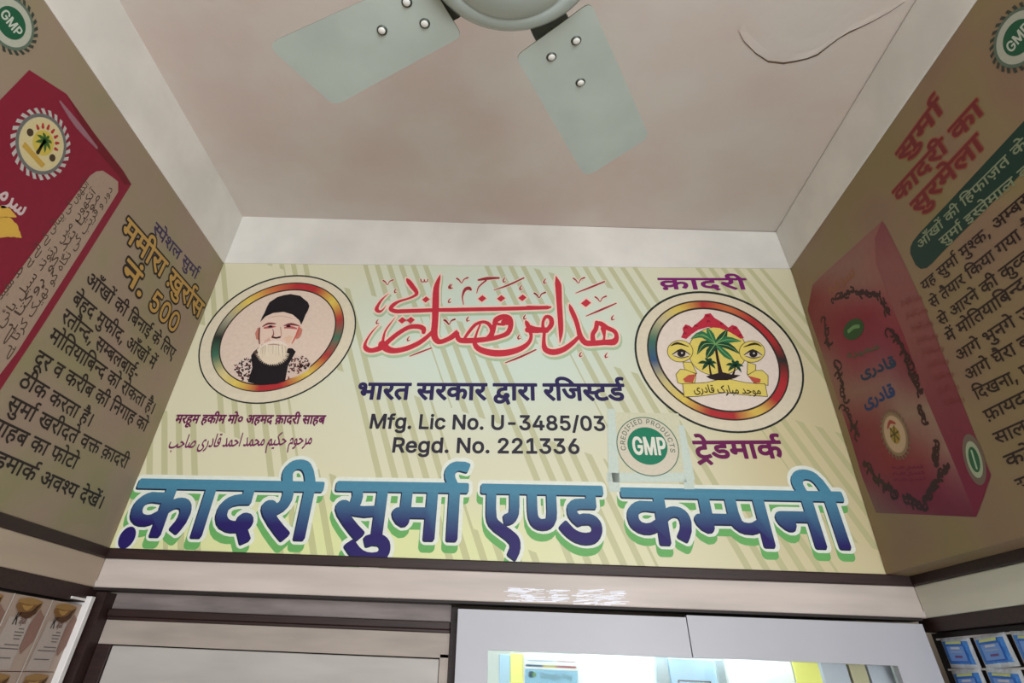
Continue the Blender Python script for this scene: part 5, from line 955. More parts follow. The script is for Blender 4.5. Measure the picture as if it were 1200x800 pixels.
def emblem(parent):
    V = View(BACK, 780, 360, 6.669)
    h = MB()
    P = lambda pts, n, c: h.poly(V.pts(pts), n, c)
    S = lambda pts, n, c: h.stroke(V.pen(pts), n, c)
    def outlined(pts, n, c):
        P(pts, n, c)
        q = V.pen([(x, y, 5) for x, y in pts + pts[:1]])
        h.stroke(q, n + .0002, rgb(92, 78, 44), 0, 0)
    yel, crim = rgb(236, 216, 110), rgb(198, 44, 66)
    ell = lambda cx, cy, a, b, k=28: [(cx + a * math.cos(2 * math.pi * i / k), cy + b * math.sin(2 * math.pi * i / k)) for i in range(k)]
    outlined([(135, 430), (200, 430), (245, 520), (150, 492)], .0011, yel)
    outlined([(640, 430), (705, 450), (700, 525), (636, 525)], .0011, yel)
    outlined(ell(405, 345, 228, 190, 40), .0013, yel)
    P([(120, 238), (138, 200), (132, 165), (155, 135), (185, 145), (205, 160), (255, 118), (295, 85), (308, 55), (350, 48), (382, 85), (432, 113), (490, 160), (520, 140), (556, 152), (582, 190), (612, 242), (585, 248), (545, 222), (500, 195), (420, 164), (330, 156), (255, 178), (205, 210), (160, 250)], .0017, crim)
    for x, y in ((160, 165), (330, 75), (335, 115), (540, 170), (235, 150), (440, 135), (150, 210), (585, 225)):
        S([(x - 12, y, 10), (x, y - 8, 14), (x + 12, y, 8)], .0019, rgb(150, 20, 44))
    h.build('crest', INK, parent)
    h = MB()
    g1, g2 = rgb(44, 122, 78), rgb(24, 72, 48)
    for i, (mx, my, tx, ty) in enumerate(((290, 215, 195, 250), (300, 290, 245, 372), (350, 215, 325, 160), (445, 235, 482, 172), (480, 255, 592, 268), (490, 305, 582, 368), (470, 370, 535, 418), (345, 350, 318, 402), (330, 240, 230, 210))):
        S([(388, 290, 26), (mx, my, 56), (tx, ty, 3)], .0020 + i * .00003, (g1, g2)[i % 2])
        S([(388, 290, 4), (mx, my, 5), (tx, ty, 2)], .0024, rgb(150, 190, 110))
    for bx, by, tips in ((335, 440, ((250, 440), (285, 492), (310, 400), (398, 440), (388, 482), (360, 405))), (545, 458, ((470, 455), (488, 502), (515, 422), (608, 465), (592, 512), (570, 425)))):
        for tx, ty in tips: S([(bx, by, 12), ((bx + tx) / 2, (by + ty) / 2 - 10, 26), (tx, ty, 2)], .0022, g2)
    S([(390, 310, 18), (405, 400, 22), (420, 470, 28), (432, 540, 40)], .0021, rgb(48, 26, 24))
    S([(340, 445, 10), (348, 500, 14), (358, 545, 22)], .0021, rgb(48, 26, 24))
    S([(543, 465, 10), (535, 505, 12), (520, 545, 22)], .0021, rgb(48, 26, 24))
    P([(315, 542), (350, 530), (440, 508), (520, 528), (585, 532), (540, 556), (480, 572), (390, 572), (345, 560)], .0022, rgb(40, 24, 26))
    h.build('palm_trees', INK, parent)
    for cx, cy, s in ((113, 345, 1), (675, 348, -1)):
        h = MB()
        outlined(ell(cx, cy, 100, 84), .0016, yel)
        S([(cx - 72 * s, cy - 42, 6), (cx - 20 * s, cy - 62, 20), (cx + 65 * s, cy - 36, 5)], .0020, rgb(58, 44, 30))
        P(ell(cx + 8, cy + 22, 66, 30), .0019, rgb(230, 214, 190))
        S([(cx - 62, cy + 26, 6), (cx + 8, cy - 12, 14), (cx + 78, cy + 28, 6)], .0022, rgb(40, 32, 28))
        S([(cx - 50, cy + 36, 5), (cx + 8, cy + 52, 8), (cx + 66, cy + 40, 5)], .0022, rgb(40, 32, 28))
        P(ell(cx + 10, cy + 18, 32, 28), .0021, rgb(34, 30, 34))
        P(ell(cx + 14, cy + 14, 8, 7), .0023, rgb(220, 210, 200))
        h.build('eye_print', INK, parent)
    h = MB()
    outlined([(80, 525), (115, 485), (160, 490), (238, 522), (228, 592), (140, 604), (95, 592)], .0014, yel)
    outlined([(640, 532), (700, 495), (755, 495), (800, 535), (800, 612), (740, 600), (690, 592)], .0014, yel)
    P([(135, 562), (180, 530), (236, 524), (212, 592), (150, 588)], .0018, rgb(198, 86, 70))
    P([(644, 536), (742, 562), (738, 592), (690, 592)], .0018, rgb(198, 86, 70))
    outlined([(132, 598), (230, 596), (320, 590), (400, 570), (460, 556), (530, 570), (620, 590), (700, 598), (776, 600), (796, 700), (700, 692), (600, 685), (460, 668), (350, 684), (250, 698), (144, 702)], .0020, yel)
    h.build('ribbon', INK, parent)
    write(parent, BACK, "موجد مبارک قادری", V.px(205, 598), V.px(730, 614), 10, rgb(52, 40, 28), n=.0025, bold=14, name='ribbon_lettering')
EMB = MB()
EMB.poly(oval(BACK, 783, 907, 365, 479, -16), .0010, rgb(240, 226, 212))
EMB = part(EMB.build('palm_emblem', INK, SIGN), 'palm tree crest with two eyes and a lettered ribbon')
emblem(EMB)

# the small round seal on its own sticker, held by strips of clear tape
V = View(BACK, 700, 475, 7.27)
h = MB()
h.poly(V.pts([(150, 60), (690, 70), (790, 640), (190, 640)]), .0014, rgb(222, 222, 192))
for q in ([(85, 30), (150, 30), (195, 735), (95, 735)], [(80, 575), (735, 575), (762, 655), (80, 655)], [(690, 170), (738, 170), (832, 640), (745, 640)], [(735, 640), (820, 640), (828, 715), (740, 715)]):
    h.prism(V.pts(q), .0014, .0018, rgb(214, 228, 216))
part(h.build('tape', INK, SIGN), 'pale strips of clear tape around the seal')
SEAL = MB()
Q = lambda x0, x1, y0, y1, s: oval(BACK, *(V.px(x0, 0)[0], V.px(x1, 0)[0], V.px(0, y0)[1], V.px(0, y1)[1]), s / V.k)
SEAL.poly(Q(165, 693, 103, 603, -42), .0020, rgb(226, 218, 196))
SEAL.ring(Q(162, 696, 100, 606, -42), Q(170, 688, 108, 598, -42), .0022, rgb(70, 120, 96))
SEAL.poly(Q(255, 597, 188, 507, -24), .0022, rgb(26, 132, 98))
SEAL = part(SEAL.build('round_seal', INK, SIGN), 'green and cream round seal reading GMP')
write(SEAL, BACK, 'GMP', V.px(286, 272), V.px(572, 279), 19.5, rgb(240, 240, 226), n=.0025, bold=36, name='seal_lettering')
def arc_text(parent, word, c, r, a0, a1, hgt, col, n, bold=12):
    h = MB()
    adv = [LINES[ch][2] if ch != ' ' else 360 for ch in word]
    tot = sum(adv); x = 0
    for ch, ad in zip(word, adv):
        if ch != ' ':
            a = a0 + (a1 - a0) * (x + ad / 2) / tot
            k = hgt / 727
            ca, sa = math.cos(a), math.sin(a)
            def fn(gx, gy, ca=ca, sa=sa, ad=ad, k=k):
                lx, ly = (gx - ad / 2) * k, gy * k
                return c[0] + (r + ly) * ca + lx * sa, c[1] + (r + ly) * sa - lx * ca
            letters(h, ch, fn, n, col, bold)
        x += ad
    return h.build('seal_lettering', INK, parent)
cc = V.at(427, 350)
rr = abs(V.at(660, 380)[0] - cc[0])
arc_text(SEAL, 'CREDIFIED PRODUCTS', cc, rr * .83, math.radians(192), math.radians(-14), .016, rgb(96, 122, 104), .0024)

# ---------------------------------------------------------------- boards on the side walls
def serrated(h, pl, c, r, n, tooth, ringc, mid, teeth=26):
    h.ring(circle(c, r * .86), circle(c, r * .76), n + .0002, ringc)
    h.poly(circle(c, r * .86), n, mid)
    for i in range(teeth):
        a = 2 * math.pi * i / teeth
        q = [(c[0] + r * k * math.cos(a + d), c[1] + r * k * math.sin(a + d)) for k, d in ((.84, -.07), (.84, .07), (1.0, .17), (1.02, .06))]
        h.poly(q, n, tooth)
LB = boxes('poster_board', [POSTER], [((-2.3, 0, -.0135), (-.001, ZB - 1.7625, 0))])
LB.matrix_world = LEFT.mat(); LB.location.z += .0004
tag(LB, 'tan advertisement board on the left wall with red carton picture and Hindi lines', 'poster')
BLACK_ = rgb(38, 28, 28)
for key, TL, TR, hh in (('आँखों की बिनाई के लिए', (105.5, 318), (206.5, 410), 12.5), ('बेहद मुफीद, आँखों में', (90, 341), (184, 421.5), 13), ('रतौन्द, सम्बलबाई-', (77.5, 361.5), (164, 434), 13.5),
                        ('मोतियाबिन्द को रोकता है।', (63, 384), (183.5, 474), 14), ('दूर व करीब की निगाह को', (46, 410), (174.5, 494), 14.5), ('ठीक करता है।', (29, 436), (111.5, 487), 15),
                        ('सुर्मा खरीदते वक्त क़ादरी', (14, 463.5), (152, 536.5), 15.5), ('साहब का फोटो', (-7, 488), (93.5, 536), 16), ('ट्रेडमार्क अवश्य देखें।', (-14, 523), (124, 583), 16.5)):
    write(LB, LEFT, key, TL, TR, hh, BLACK_, bold=15)
write(LB, LEFT, 'स्पेशल सुर्मा', (183, 260), (233.5, 318), 10.5, rgb(54, 40, 84), bold=16, label='small purple Hindi heading')
GOLD = rgb(190, 152, 80)
write(LB, LEFT, 'ममीरा ख़ुर्रास', (150, 255), (239.5, 357), 18, GOLD, n=.0013, bold=18, outline=(BLACK_, 78), label='gold Hindi heading outlined in black')
write(LB, LEFT, 'नं.', (150, 303), (175, 331), 19, GOLD, n=.0013, bold=18, outline=(BLACK_, 78), label='gold Hindi heading outlined in black')
write(LB, LEFT, '500', (181.5, 338), (213, 372), 20, GOLD, n=.0013, bold=18, outline=(BLACK_, 78), label='gold number outlined in black')
# picture of a red carton
h = MB()
RC = rgb(134, 26, 50)
h.poly([LEFT.at(*p) for p in ((34, 82), (77.5, 110), (110, 156), (144, 200), (153.7, 216), (100, 302), (50, 381), (0, 457), (-70, 560), (-160, 600), (-120, 290), (-40, 165), (0, 117))], .0005,
       lambda u, v: RC)
h.poly([LEFT.at(*p) for p in ((77.5, 110), (110, 156), (144, 200), (153.7, 216), (146, 217), (138, 205), (106, 168))], .0008, rgb(110, 22, 36))
h.stroke([LEFT.at(*p) + (wd,) for p, wd in (((70, 119), .006), ((90, 146), .02), ((113, 173), .008))], .0010, rgb(150, 110, 120))
CARTON_PIC = part(h.build('carton_picture', INK, LB), 'picture of a dark red carton')
h = MB()
h.poly([LEFT.at(*p) for p in ((105, 206), (112, 201), (120, 200), (132, 208), (138, 213), (138, 225), (100, 286), (60, 349), (20, 412), (0, 438), (-50, 510), (-110, 510), (-50, 425), (0, 347), (50, 280))], .0010, rgb(168, 146, 128))
part(h.build('text_panel', INK, CARTON_PIC), 'cream panel with lines of Urdu writing')
for key, TL, TR in (("آنکھوں کی بینائی کے لئے بے حد مفید", (0, 352), (104, 216)), ("آنکھوں میں رتوند سبل بائی", (0, 385), (112, 226)), ("موتیا بند کو روکتا ہے", (2, 402), (118, 230)), ("دور و قریب کی نگاہ کو ٹھیک کرتا ہے", (6, 420), (132, 222))):
    d = (TR[0] - TL[0], TR[1] - TL[1])
    # the rows run up the slanted side of the carton
    a, b = LEFT.at(*TL), LEFT.at(*TR)
    L_ = math.hypot(b[0] - a[0], b[1] - a[1]); ux, uy = (b[0] - a[0]) / L_, (b[1] - a[1]) / L_
    mb = MB(); adv = LINES[key][2]; k = L_ / adv; hk = .034 / 780
    letters(mb, key, lambda x, y, a=a, ux=ux, uy=uy, k=k, hk=hk: (a[0] + ux * x * k - uy * y * hk * .8, a[1] + uy * x * k + ux * y * hk * .8), .0013, rgb(84, 68, 58), 6)
    mb.build('urdu_lettering', INK, CARTON_PIC)
write(CARTON_PIC, LEFT, "سرمہ", (2, 204), (38, 236), 18, rgb(210, 190, 190), n=.0012, bold=26, label='pale Urdu word on the red carton')
h = MB()
for s in (((-20, 256, .02), (2, 248, .03), (18, 254, .004)), ((-20, 274, .03), (6, 266, .05), (24, 278, .004))):
    h.stroke([LEFT.at(x, y) + (wd,) for x, y, wd in s], .0012, rgb(220, 176, 76))
part(h.build('gold_flourish', INK, CARTON_PIC), 'gold brush flourish on the red carton')
h = MB()
c = LEFT.at(49, 169); e = LEFT.at(20, 137)
r = .5 * (math.dist(c, LEFT.at(82, 170)) + math.dist(c, LEFT.at(49, 131)))
r = .5 * (r + math.dist(c, LEFT.at(24, 133)))
serrated(h, LEFT, c, r, .0010, rgb(190, 186, 182), rgb(110, 112, 108), rgb(206, 196, 170))
h.poly(circle(c, r * .74), .0013, rgb(214, 200, 152))
h.poly(circle((c[0], c[1] + r * .05), r * .36, 20), .0015, rgb(206, 186, 80))
for i in range(7):
    a = .3 + i * .42
    h.stroke([(c[0] + r * .42 * math.cos(a), c[1] + r * .1 + r * .40 * math.sin(a), r * .10), (c[0] + r * .50 * math.cos(a), c[1] + r * .1 + r * .5 * math.sin(a), r * .06)], .0017, rgb(176, 50, 50))
for i in range(8):
    a = i * .785
    h.stroke([(c[0], c[1] + r * .08, r * .05), (c[0] + r * .15 * math.cos(a), c[1] + r * .12 + r * .15 * math.sin(a), r * .10), (c[0] + r * .3 * math.cos(a), c[1] + r * .06 + r * .26 * math.sin(a), .001)], .0019, rgb(60, 100, 44))
h.stroke([(c[0], c[1] + r * .05, r * .06), (c[0] + r * .04, c[1] - r * .28, r * .12)], .0019, rgb(40, 36, 24))
for s in (-1, 1): h.poly(circle((c[0] + s * r * .5, c[1] - r * .05), r * .11, 14), .0018, rgb(70, 56, 40))
h.poly([(c[0] - r * .45, c[1] - r * .36), (c[0] + r * .45, c[1] - r * .36), (c[0] + r * .42, c[1] - r * .52), (c[0] - r * .42, c[1] - r * .52)], .0017, rgb(196, 160, 70))
part(h.build('serrated_emblem', INK, CARTON_PIC), 'round emblem with serrated silver rim')
def gmp_seal(parent, pl, c, r, name='serrated_seal', n=.0008):
    h = MB()
    serrated(h, pl, c, r, n, rgb(58, 66, 58), rgb(96, 116, 100), rgb(186, 190, 174))
    h.poly(circle(c, r * .52), n + .0004, rgb(24, 92, 62))
    o = part(h.build(name, INK, parent), 'green round GMP seal with dark serrated rim')
    mb = MB(); adv = LINES['GMP'][2]; k = r * .86 / adv
    letters(mb, 'GMP', lambda x, y: (c[0] + (x - adv / 2) * k, c[1] + (y - 363) * k * 1.25), n + .0008, rgb(196, 206, 190), 30)
    mb.build('seal_lettering', INK, o)
c = LEFT.at(13, 27)
gmp_seal(LB, LEFT, c, .5 * (math.dist(c, LEFT.at(29, 64)) + math.dist(c, LEFT.at(43, 40))))

# right-hand board: leans into the room at its foot and covers the corner
RB = MB()
hgt = math.hypot(LEAN, 1.047) - .0006
RB.add([(0, 0, -.012), (2.3, 0, -.012), (2.3, hgt, -.012), (0, hgt, -.012), (0, 0, 0), (2.3, 0, 0), (2.3, hgt, 0), (0, hgt, 0)],
       [(0, 3, 2, 1), (4, 5, 6, 7), (0, 1, 5, 4), (1, 2, 6, 5), (2, 3, 7, 6), (3, 0, 4, 7)])
RB = RB.build('poster_board', [POSTER_R], None, RIGHT.mat())
RB.location.y -= .0045
RT = MB()
RT.box((0, .0002, -LEAN - .011), (2.3, .006, -.012))
part(RT.build('bottom_return', [POSTER_R], RB), 'underside closing the leaning board to the wall')
tag(RB, 'tan advertisement board on the right wall with pink carton picture and green banner', 'poster')
for key, TL, TR, hh in (('यह सुर्मा मुश्क, अम्बर', (1077.5, 333), (1198.5, 228), 9.5), ('से तैयार किया गया है', (1087, 353), (1205, 257), 10), ('से आरने की कुव्वत', (1096.5, 373), (1213, 284), 10.5), ('में मोतियाबिन्द', (1105.5, 392), (1196, 326), 11),
                        ('आगे भुनगे उड़ना', (1117, 414), (1232, 339), 11), ('आगे घैरा बनना', (1127.5, 436), (1232, 374), 11.5), ('दिखना, पर', (1138, 457.5), (1212, 422), 12), ('फ़ायदा दे', (1150, 483), (1222, 447), 12),
                        ('साल ते', (1161.5, 509), (1218, 484), 12.5), ('करें', (1174, 535.5), (1206, 522), 13), ('सुर्मा', (1187, 563), (1226, 548), 13)):
    write(RB, RIGHT, key, TL, TR, hh, rgb(44, 26, 24), bold=14)
CR = rgb(122, 42, 44)
for key, TL, TR, hh in (('सुर्मा', (1049, 181), (1097, 116), 13), ('कादरी का', (1045, 226), (1143, 118), 13), ('सुरमेला', (1066, 240), (1143, 158), 14)):
    write(RB, RIGHT, key, TL, TR, hh, CR, n=.0013, bold=20, outline=(rgb(160, 84, 62), 52), label='red Hindi heading with orange outline')
h = MB()
h.poly([RIGHT.at(*p) for p in ((1066, 298), (1066, 291), (1069, 284), (1076, 275), (1110, 239), (1200, 142), (1260, 78), (1290, 108), (1200, 200), (1184, 217), (1130, 270), (1102, 298), (1092, 309), (1085, 315), (1078, 316), (1072, 311))], .0006, rgb(16, 58, 48))
o = part(h.build('green_banner', INK, RB), 'dark green rounded banner with pale Hindi lines')
write(o, RIGHT, 'आँखों की हिफाज़त के', (1073, 286), (1197, 163), 8, rgb(140, 152, 120), n=.001, bold=14)
write(o, RIGHT, 'सुर्मा इस्तेमाल करें', (1099, 282), (1216, 181), 8, rgb(140, 152, 120), n=.001, bold=14)
c = RIGHT.at(1192, 46)
gmp_seal(RB, RIGHT, c, math.dist(c, RIGHT.at(1176, 18)))
# picture of a pink carton
PK, PK2, PC = rgb(150, 50, 68), rgb(128, 24, 62), rgb(166, 128, 108)
def track(pts, t):
    for (a, *p), (b, *q) in zip(pts, pts[1:]):
        if t <= b: return tuple(p[k] + (q[k] - p[k]) * (t - a) / (b - a) for k in range(len(p)))
    return tuple(pts[-1][1:])
EL = [(0, 1033, 260), (.05, 992, 297), (.12, 952, 333), (.2, 946, 364), (.3, 958, 400), (.45, 975, 450), (.6, 992, 500), (.8, 1010, 560), (1, 1026, 601)]
ER = [(0, 1033, 260), (.05, 1026, 279), (.12, 1026, 310), (.2, 1036, 337), (.28, 1046, 362), (.4, 1061, 400), (.6, 1086, 470), (.85, 1120, 550), (1, 1143, 606)]
TINT = [(0, (150, 96, 90)), (.10, (148, 100, 92), (150, 106, 96), (150, 108, 96), (158, 100, 92)), (.17, (134, 38, 46), (150, 84, 80), (150, 104, 94), (156, 104, 94)),
        (.27, (138, 60, 62), (138, 36, 56), (140, 34, 56), (148, 72, 76)), (.38, (150, 110, 98), (146, 50, 70), (140, 58, 78), (140, 44, 62)), (.5, (150, 104, 94), (150, 112, 100), (148, 102, 102), (124, 42, 60)),
        (.62, (126, 32, 56), (140, 62, 66), (156, 128, 110), (158, 130, 112)), (.78, (128, 36, 70), (138, 36, 52), (142, 60, 66), (156, 122, 108)), (.9, (128, 84, 86), (126, 32, 60), (124, 28, 60), (138, 70, 84)), (1, (126, 92, 92), (124, 62, 76), (118, 28, 60), (116, 26, 60))]
TINT = [(t,) + tuple(x for c in (cs * 4 if len(cs) == 1 else cs) for x in c) for t, *cs in TINT]
h = MB()
NT, NS = 40, 12
vs = []; cs = []
for a in range(NT + 1):
    t = a / NT
    l, r, c = track(EL, t), track(ER, t), track(TINT, t)
    for b in range(NS + 1):
        q = b / NS
        vs.append(RIGHT.at(l[0] + (r[0] - l[0]) * q, l[1] + (r[1] - l[1]) * q) + (.0005,))
        cs.append(rgb(*track([(k / 3,) + tuple(c[k * 3:k * 3 + 3]) for k in range(4)], q)))
h.add(vs, [(a * (NS + 1) + b, (a + 1) * (NS + 1) + b, (a + 1) * (NS + 1) + b + 1, a * (NS + 1) + b + 1) for a in range(NT) for b in range(NS)], cs)
h.poly([RIGHT.at(*p) for p in ((1033, 260), (1037, 265), (1058, 308), (1080, 355), (1120, 456), (1160, 557), (1152, 582), (1143, 606), (1136, 590), (1120, 550), (1086, 470), (1061, 400), (1046, 362), (1026, 310), (1024.7, 280))], .0007,
       lambda u, v: mixc(PK2, rgb(146, 86, 84), min(1, max(0, (v - .22) * 4)) * min(1, max(0, (.93 - v) * 6))))
PINK_PIC = part(h.build('carton_picture', INK, RB), 'picture of a pink and cream carton')
h = MB()
DK = rgb(52, 18, 26)
random.seed(8)
CURLS = []
def curl(x, y, s, a):
    pts = []
    for i in range(7):
        t = i / 6
        rr_ = s * (1 - .75 * t); an = a + t * 4.4
        pts.append(RIGHT.at(x + rr_ * math.cos(an) * .8, y + rr_ * math.sin(an)) + (.0062 * (1.3 - t * .5),))
    CURLS.append(pts)
for x0, y0, x1, y1, nn in ((976, 352, 1000, 340, 4), (1000, 342, 1030, 345, 4), (1030, 348, 1042, 370, 3), (966, 372, 972, 410, 3), (978, 425, 990, 470, 5), (988, 475, 1006, 512, 4), (1040, 385, 1062, 420, 4), (1060, 420, 1078, 462, 5), (1076, 475, 1084, 495, 2),
                           (1012, 540, 1030, 565, 3), (1030, 565, 1050, 582, 4), (1058, 582, 1082, 595, 5), (1082, 590, 1100, 560, 5), (1100, 560, 1110, 545, 2), (1096, 545, 1096, 520, 3)):
    nn = int(nn * 1.8 + .5)
    CURLS.append([RIGHT.at(x0, y0) + (.005,), RIGHT.at((x0 + x1) / 2 + random.uniform(-3, 3), (y0 + y1) / 2 + random.uniform(-3, 3)) + (.012,), RIGHT.at(x1, y1) + (.005,)])
    for i in range(nn):
        t = (i + .5) / nn
        curl(x0 + (x1 - x0) * t + random.uniform(-2, 2), y0 + (y1 - y0) * t + random.uniform(-2, 2), random.uniform(3.5, 7), random.uniform(0, 6.3))
h.pens(CURLS, .0010, DK, 0, 2, .001)
part(h.build('scroll_border', INK, PINK_PIC), 'dark scrolled floral border')
h = MB()
h.poly(oval(RIGHT, 988, 1012, 374, 399, 3), .0010, rgb(40, 84, 44))
h.stroke([RIGHT.at(x, y) + (.012,) for x, y in ((994, 389), (1000, 384), (1006, 383))], .0012, rgb(110, 160, 100))
part(h.build('green_spot', INK, PINK_PIC), 'small green oval on the pink carton')
for TL, TR, hh, cl in (((1004, 431), (1046, 416), 12, rgb(30, 62, 92)), ((1008, 464), (1044, 448), 14, rgb(24, 62, 118)), ((990, 412), (1028, 400), 8, rgb(96, 84, 70))):
    write(PINK_PIC, RIGHT, "قادری" if hh > 9 else "ممیرہ", TL, TR, hh, cl, n=.0011, bold=34, name='urdu_lettering')
write(PINK_PIC, RIGHT, "سرمہ", (966, 330), (996, 306), 16, rgb(150, 96, 66), n=.0011, bold=20, name='urdu_lettering')
for i in range(3):
    write(PINK_PIC, RIGHT, "سرمہ", (1042 + i * 1.5, 544 + i * 7), (1080 + i * 1.5, 542 + i * 7), 6, rgb(120, 16, 60), n=.0011, bold=30, name='urdu_lettering')
# small faded writing down the side of the carton
for i in range(9):
    x, y = 1050 + i * 6.2, 352 + i * 14.5
    write(PINK_PIC, RIGHT, "دور و قریب کی نگاہ کو ٹھیک کرتا ہے", (x + 2, y), (x + 27, y - 9 + i * .4), 7, rgb(140, 62, 62), n=.0011, bold=4, name='urdu_lettering')
h = MB()
c = RIGHT.at(1048, 509); r = .5 * (math.dist(c, RIGHT.at(1046, 481)) + math.dist(c, RIGHT.at(1048, 538)))
serrated(h, RIGHT, c, r, .0012, rgb(128, 106, 84), rgb(150, 128, 96), rgb(170, 140, 116))
h.poly(circle(c, r * .72), .0015, rgb(206, 178, 146))
h.poly(circle((c[0], c[1] - r * .05), r * .34, 16), .0017, rgb(170, 140, 60))
for i in range(6):
    a = i * 1.05
    h.stroke([(c[0], c[1], r * .06), (c[0] + r * .3 * math.cos(a), c[1] + r * .3 * math.sin(a), r * .1)], .0019, rgb(96, 88, 40))
h.stroke([(c[0] - r * .3, c[1] + r * .35, r * .1), (c[0], c[1] + r * .5, r * .16), (c[0] + r * .3, c[1] + r * .35, r * .1)], .0019, rgb(170, 70, 60))
part(h.build('serrated_emblem', INK, PINK_PIC), 'round palm emblem with brown serrated rim')
h = MB()
pts = lambda k: oval(RIGHT, 1141 - 14 * k, 1141 + 14 * k, 539 - 30 * k, 539 + 30 * k, -7 * k, 32)
h.poly(pts(1), .0010, rgb(120, 104, 92)); h.poly(pts(.72), .0012, rgb(176, 190, 160)); h.poly(pts(.5), .0014, rgb(40, 100, 66))
h.stroke([RIGHT.at(x, y) + (.006,) for x, y in ((1138, 529), (1141, 539), (1144, 549))], .0016, rgb(170, 200, 170))
part(h.build('small_seal', INK, PINK_PIC), 'narrow green seal on the carton side')

# ---------------------------------------------------------------- ceiling fan
ZF = 2.40
def fz(px, py, z=ZF):
    d = ray(px, py)
    return CAM + d * ((z - CAM.z) / d.z)
HC = fz(600, -58)
fan = empty('ceiling_fan', (HC.x, HC.y, ZF))
tag(fan, 'mint green ceiling fan hanging above with metal blades and rounded hub', 'fan')
ceilz = ZC0 + (ZC1 - ZC0) * (HC.x + 1.2) / 2.4
def at_parent(o, P): o.location = P; return o
hr = .146
mb = lathe([(.0005, -.062), (.03, -.061), (.06, -.055), (.088, -.045), (.106, -.034), (.109, -.030), (.112, -.031), (.118, -.031), (.134, -.026), (hr, -.012), (hr, .012), (.134, .030), (.11, .038), (.10, .06), (.06, .078), (.03, .084), (.0005, .084)], 64)
mb.build('hub', FANHUB, fan)
lathe([(.0005, .080), (.014, .080), (.014, ceilz - ZF - .06), (.0005, ceilz - ZF - .06)], 20).build('rod', FANM, fan)
lathe([(.0005, ceilz - ZF - .10), (.018, ceilz - ZF - .10), (.03, ceilz - ZF - .085), (.06, ceilz - ZF - .03), (.07, ceilz - ZF - .004), (.0005, ceilz - ZF - .004)], 32).build('canopy', FANM, fan)
def blade(corners, tw, screws, arm):
    """corners in order: root-left, root-right, tip-right, tip-left; tw lifts each corner"""
    P = [fz(x, y, ZF + t) - HC for (x, y), t in zip(corners, tw)]
    P = [Vector((p.x, p.y, p.z)) for p in P]
    # rounded outline
    rad = (.016, .016, .022, .03)
    out = []
    for i in range(4):
        a, b, c = P[i - 1], P[i], P[(i + 1) % 4]
        d1, d2 = (a - b).normalized(), (c - b).normalized()
        for k in range(6):
            t = k / 5
            out.append((b + d1 * rad[i] * (1 - t) ** 2 + d2 * rad[i] * t ** 2))
    nrm = (P[1] - P[0]).cross(P[3] - P[0]).normalized()
    if nrm.z > 0: nrm = -nrm
    cen = sum(out, Vector()) / len(out)
    k = len(out)
    b = MB()
    low = [p + nrm * .0012 for p in out]; up = [p - nrm * .0012 for p in out]
    b.add(low + up + [cen + nrm * .0012, cen - nrm * .0012], [f for i in range(k) for f in ((i, (i + 1) % k, 2 * k), ((i + 1) % k + k, i + k, 2 * k + 1), (i, i + k, (i + 1) % k + k, (i + 1) % k))])
    b.m = [1 if len(f) == 4 else 0 for f in b.f]
    o = b.build('blade', [FANM, RUST], fan)
    bm = bmesh.new(); bm.from_mesh(o.data); bmesh.ops.recalc_face_normals(bm, faces=bm.faces); bm.to_mesh(o.data); bm.free()
    for sx, sy in screws:
        d = ray(sx, sy)
        t = ((P[0] + HC) - CAM).dot(nrm) / d.dot(nrm)
        q = CAM + d * t - HC
        s = lathe([(.0098, -.001), (.0100, .0008), (.0072, .0012), (.0070, .0035), (.0056, .0050), (.0005, .0052)], 20)
        s.m = [1 if q < 60 else 0 for q in range(len(s.f))]
        M = nrm.to_track_quat('Z', 'Y').to_matrix()
        s.v = [tuple(M @ Vector(v) + q + nrm * .001) for v in s.v]
        s.build('screw', [SCREWW, DARKSTEEL], o)
    # bracket from the hub to the blade root, on the upper side
    root = (P[0] + P[1]) / 2
    dirv = Vector((root.x, root.y, 0)).normalized()
    side = (P[1] - P[0]).normalized()
    i0 = dirv * .100 - Vector((0, 0, -.002))
    i1 = root + ((P[2] + P[3]) / 2 - root).normalized() * .075 - nrm * .003
    i0 = dirv * .105 + Vector((0, 0, -.004))
    wd = .034
    b = MB()
    top = Vector((0, 0, .004))
    hs = Vector((-dirv.y, dirv.x, 0))
    if hs.dot(side) < 0: hs = -hs
    ring_ = []
    m1 = root - nrm * .004 - dirv * .006
    for c_, s_, w_ in ((i0, hs, .030), (m1, (hs + side).normalized(), .036), (i1, side, .034)):
        ring_.append([c_ - s_ * w_, c_ + s_ * w_, c_ + s_ * w_ + top, c_ - s_ * w_ + top])
    b.add([p for r_ in ring_ for p in r_], [f for j in range(2) for f in [tuple((j * 4 + a, j * 4 + (a + 1) % 4, j * 4 + 4 + (a + 1) % 4, j * 4 + 4 + a)) for a in range(4)]] + [(3, 2, 1, 0), (8, 9, 10, 11)])
    o2 = b.build('blade_bracket', DARKSTEEL, fan)
    bm = bmesh.new(); bm.from_mesh(o2.data); bmesh.ops.recalc_face_normals(bm, faces=bm.faces); bm.to_mesh(o2.data); bm.free()
    return o
blade([(604, 66), (692, 2), (761, 160), (686, 208)], (-.012, .012, .012, -.012), [(675, 47), (646, 66), (680, 96)], None)
blade([(497, -32), (542, 42), (392, 124), (312, 52)], (.012, -.012, -.012, .012), [(448, 35), (498, 27), (477, 2)], None)
# the third blade lies outside the photograph, at the same spacing
def third():
    src = [c for c in fan.children if c.name.startswith('blade') and 'bracket' not in c.name][0]
    br = [c for c in fan.children if 'bracket' in c.name][0]
    for s in (src, br):
        c = s.copy(); COL.objects.link(c); c.parent = fan; c.rotation_euler = (0, 0, math.radians(-118))
        for g in s.children:
            d = g.copy(); COL.objects.link(d); d.parent = c
third()

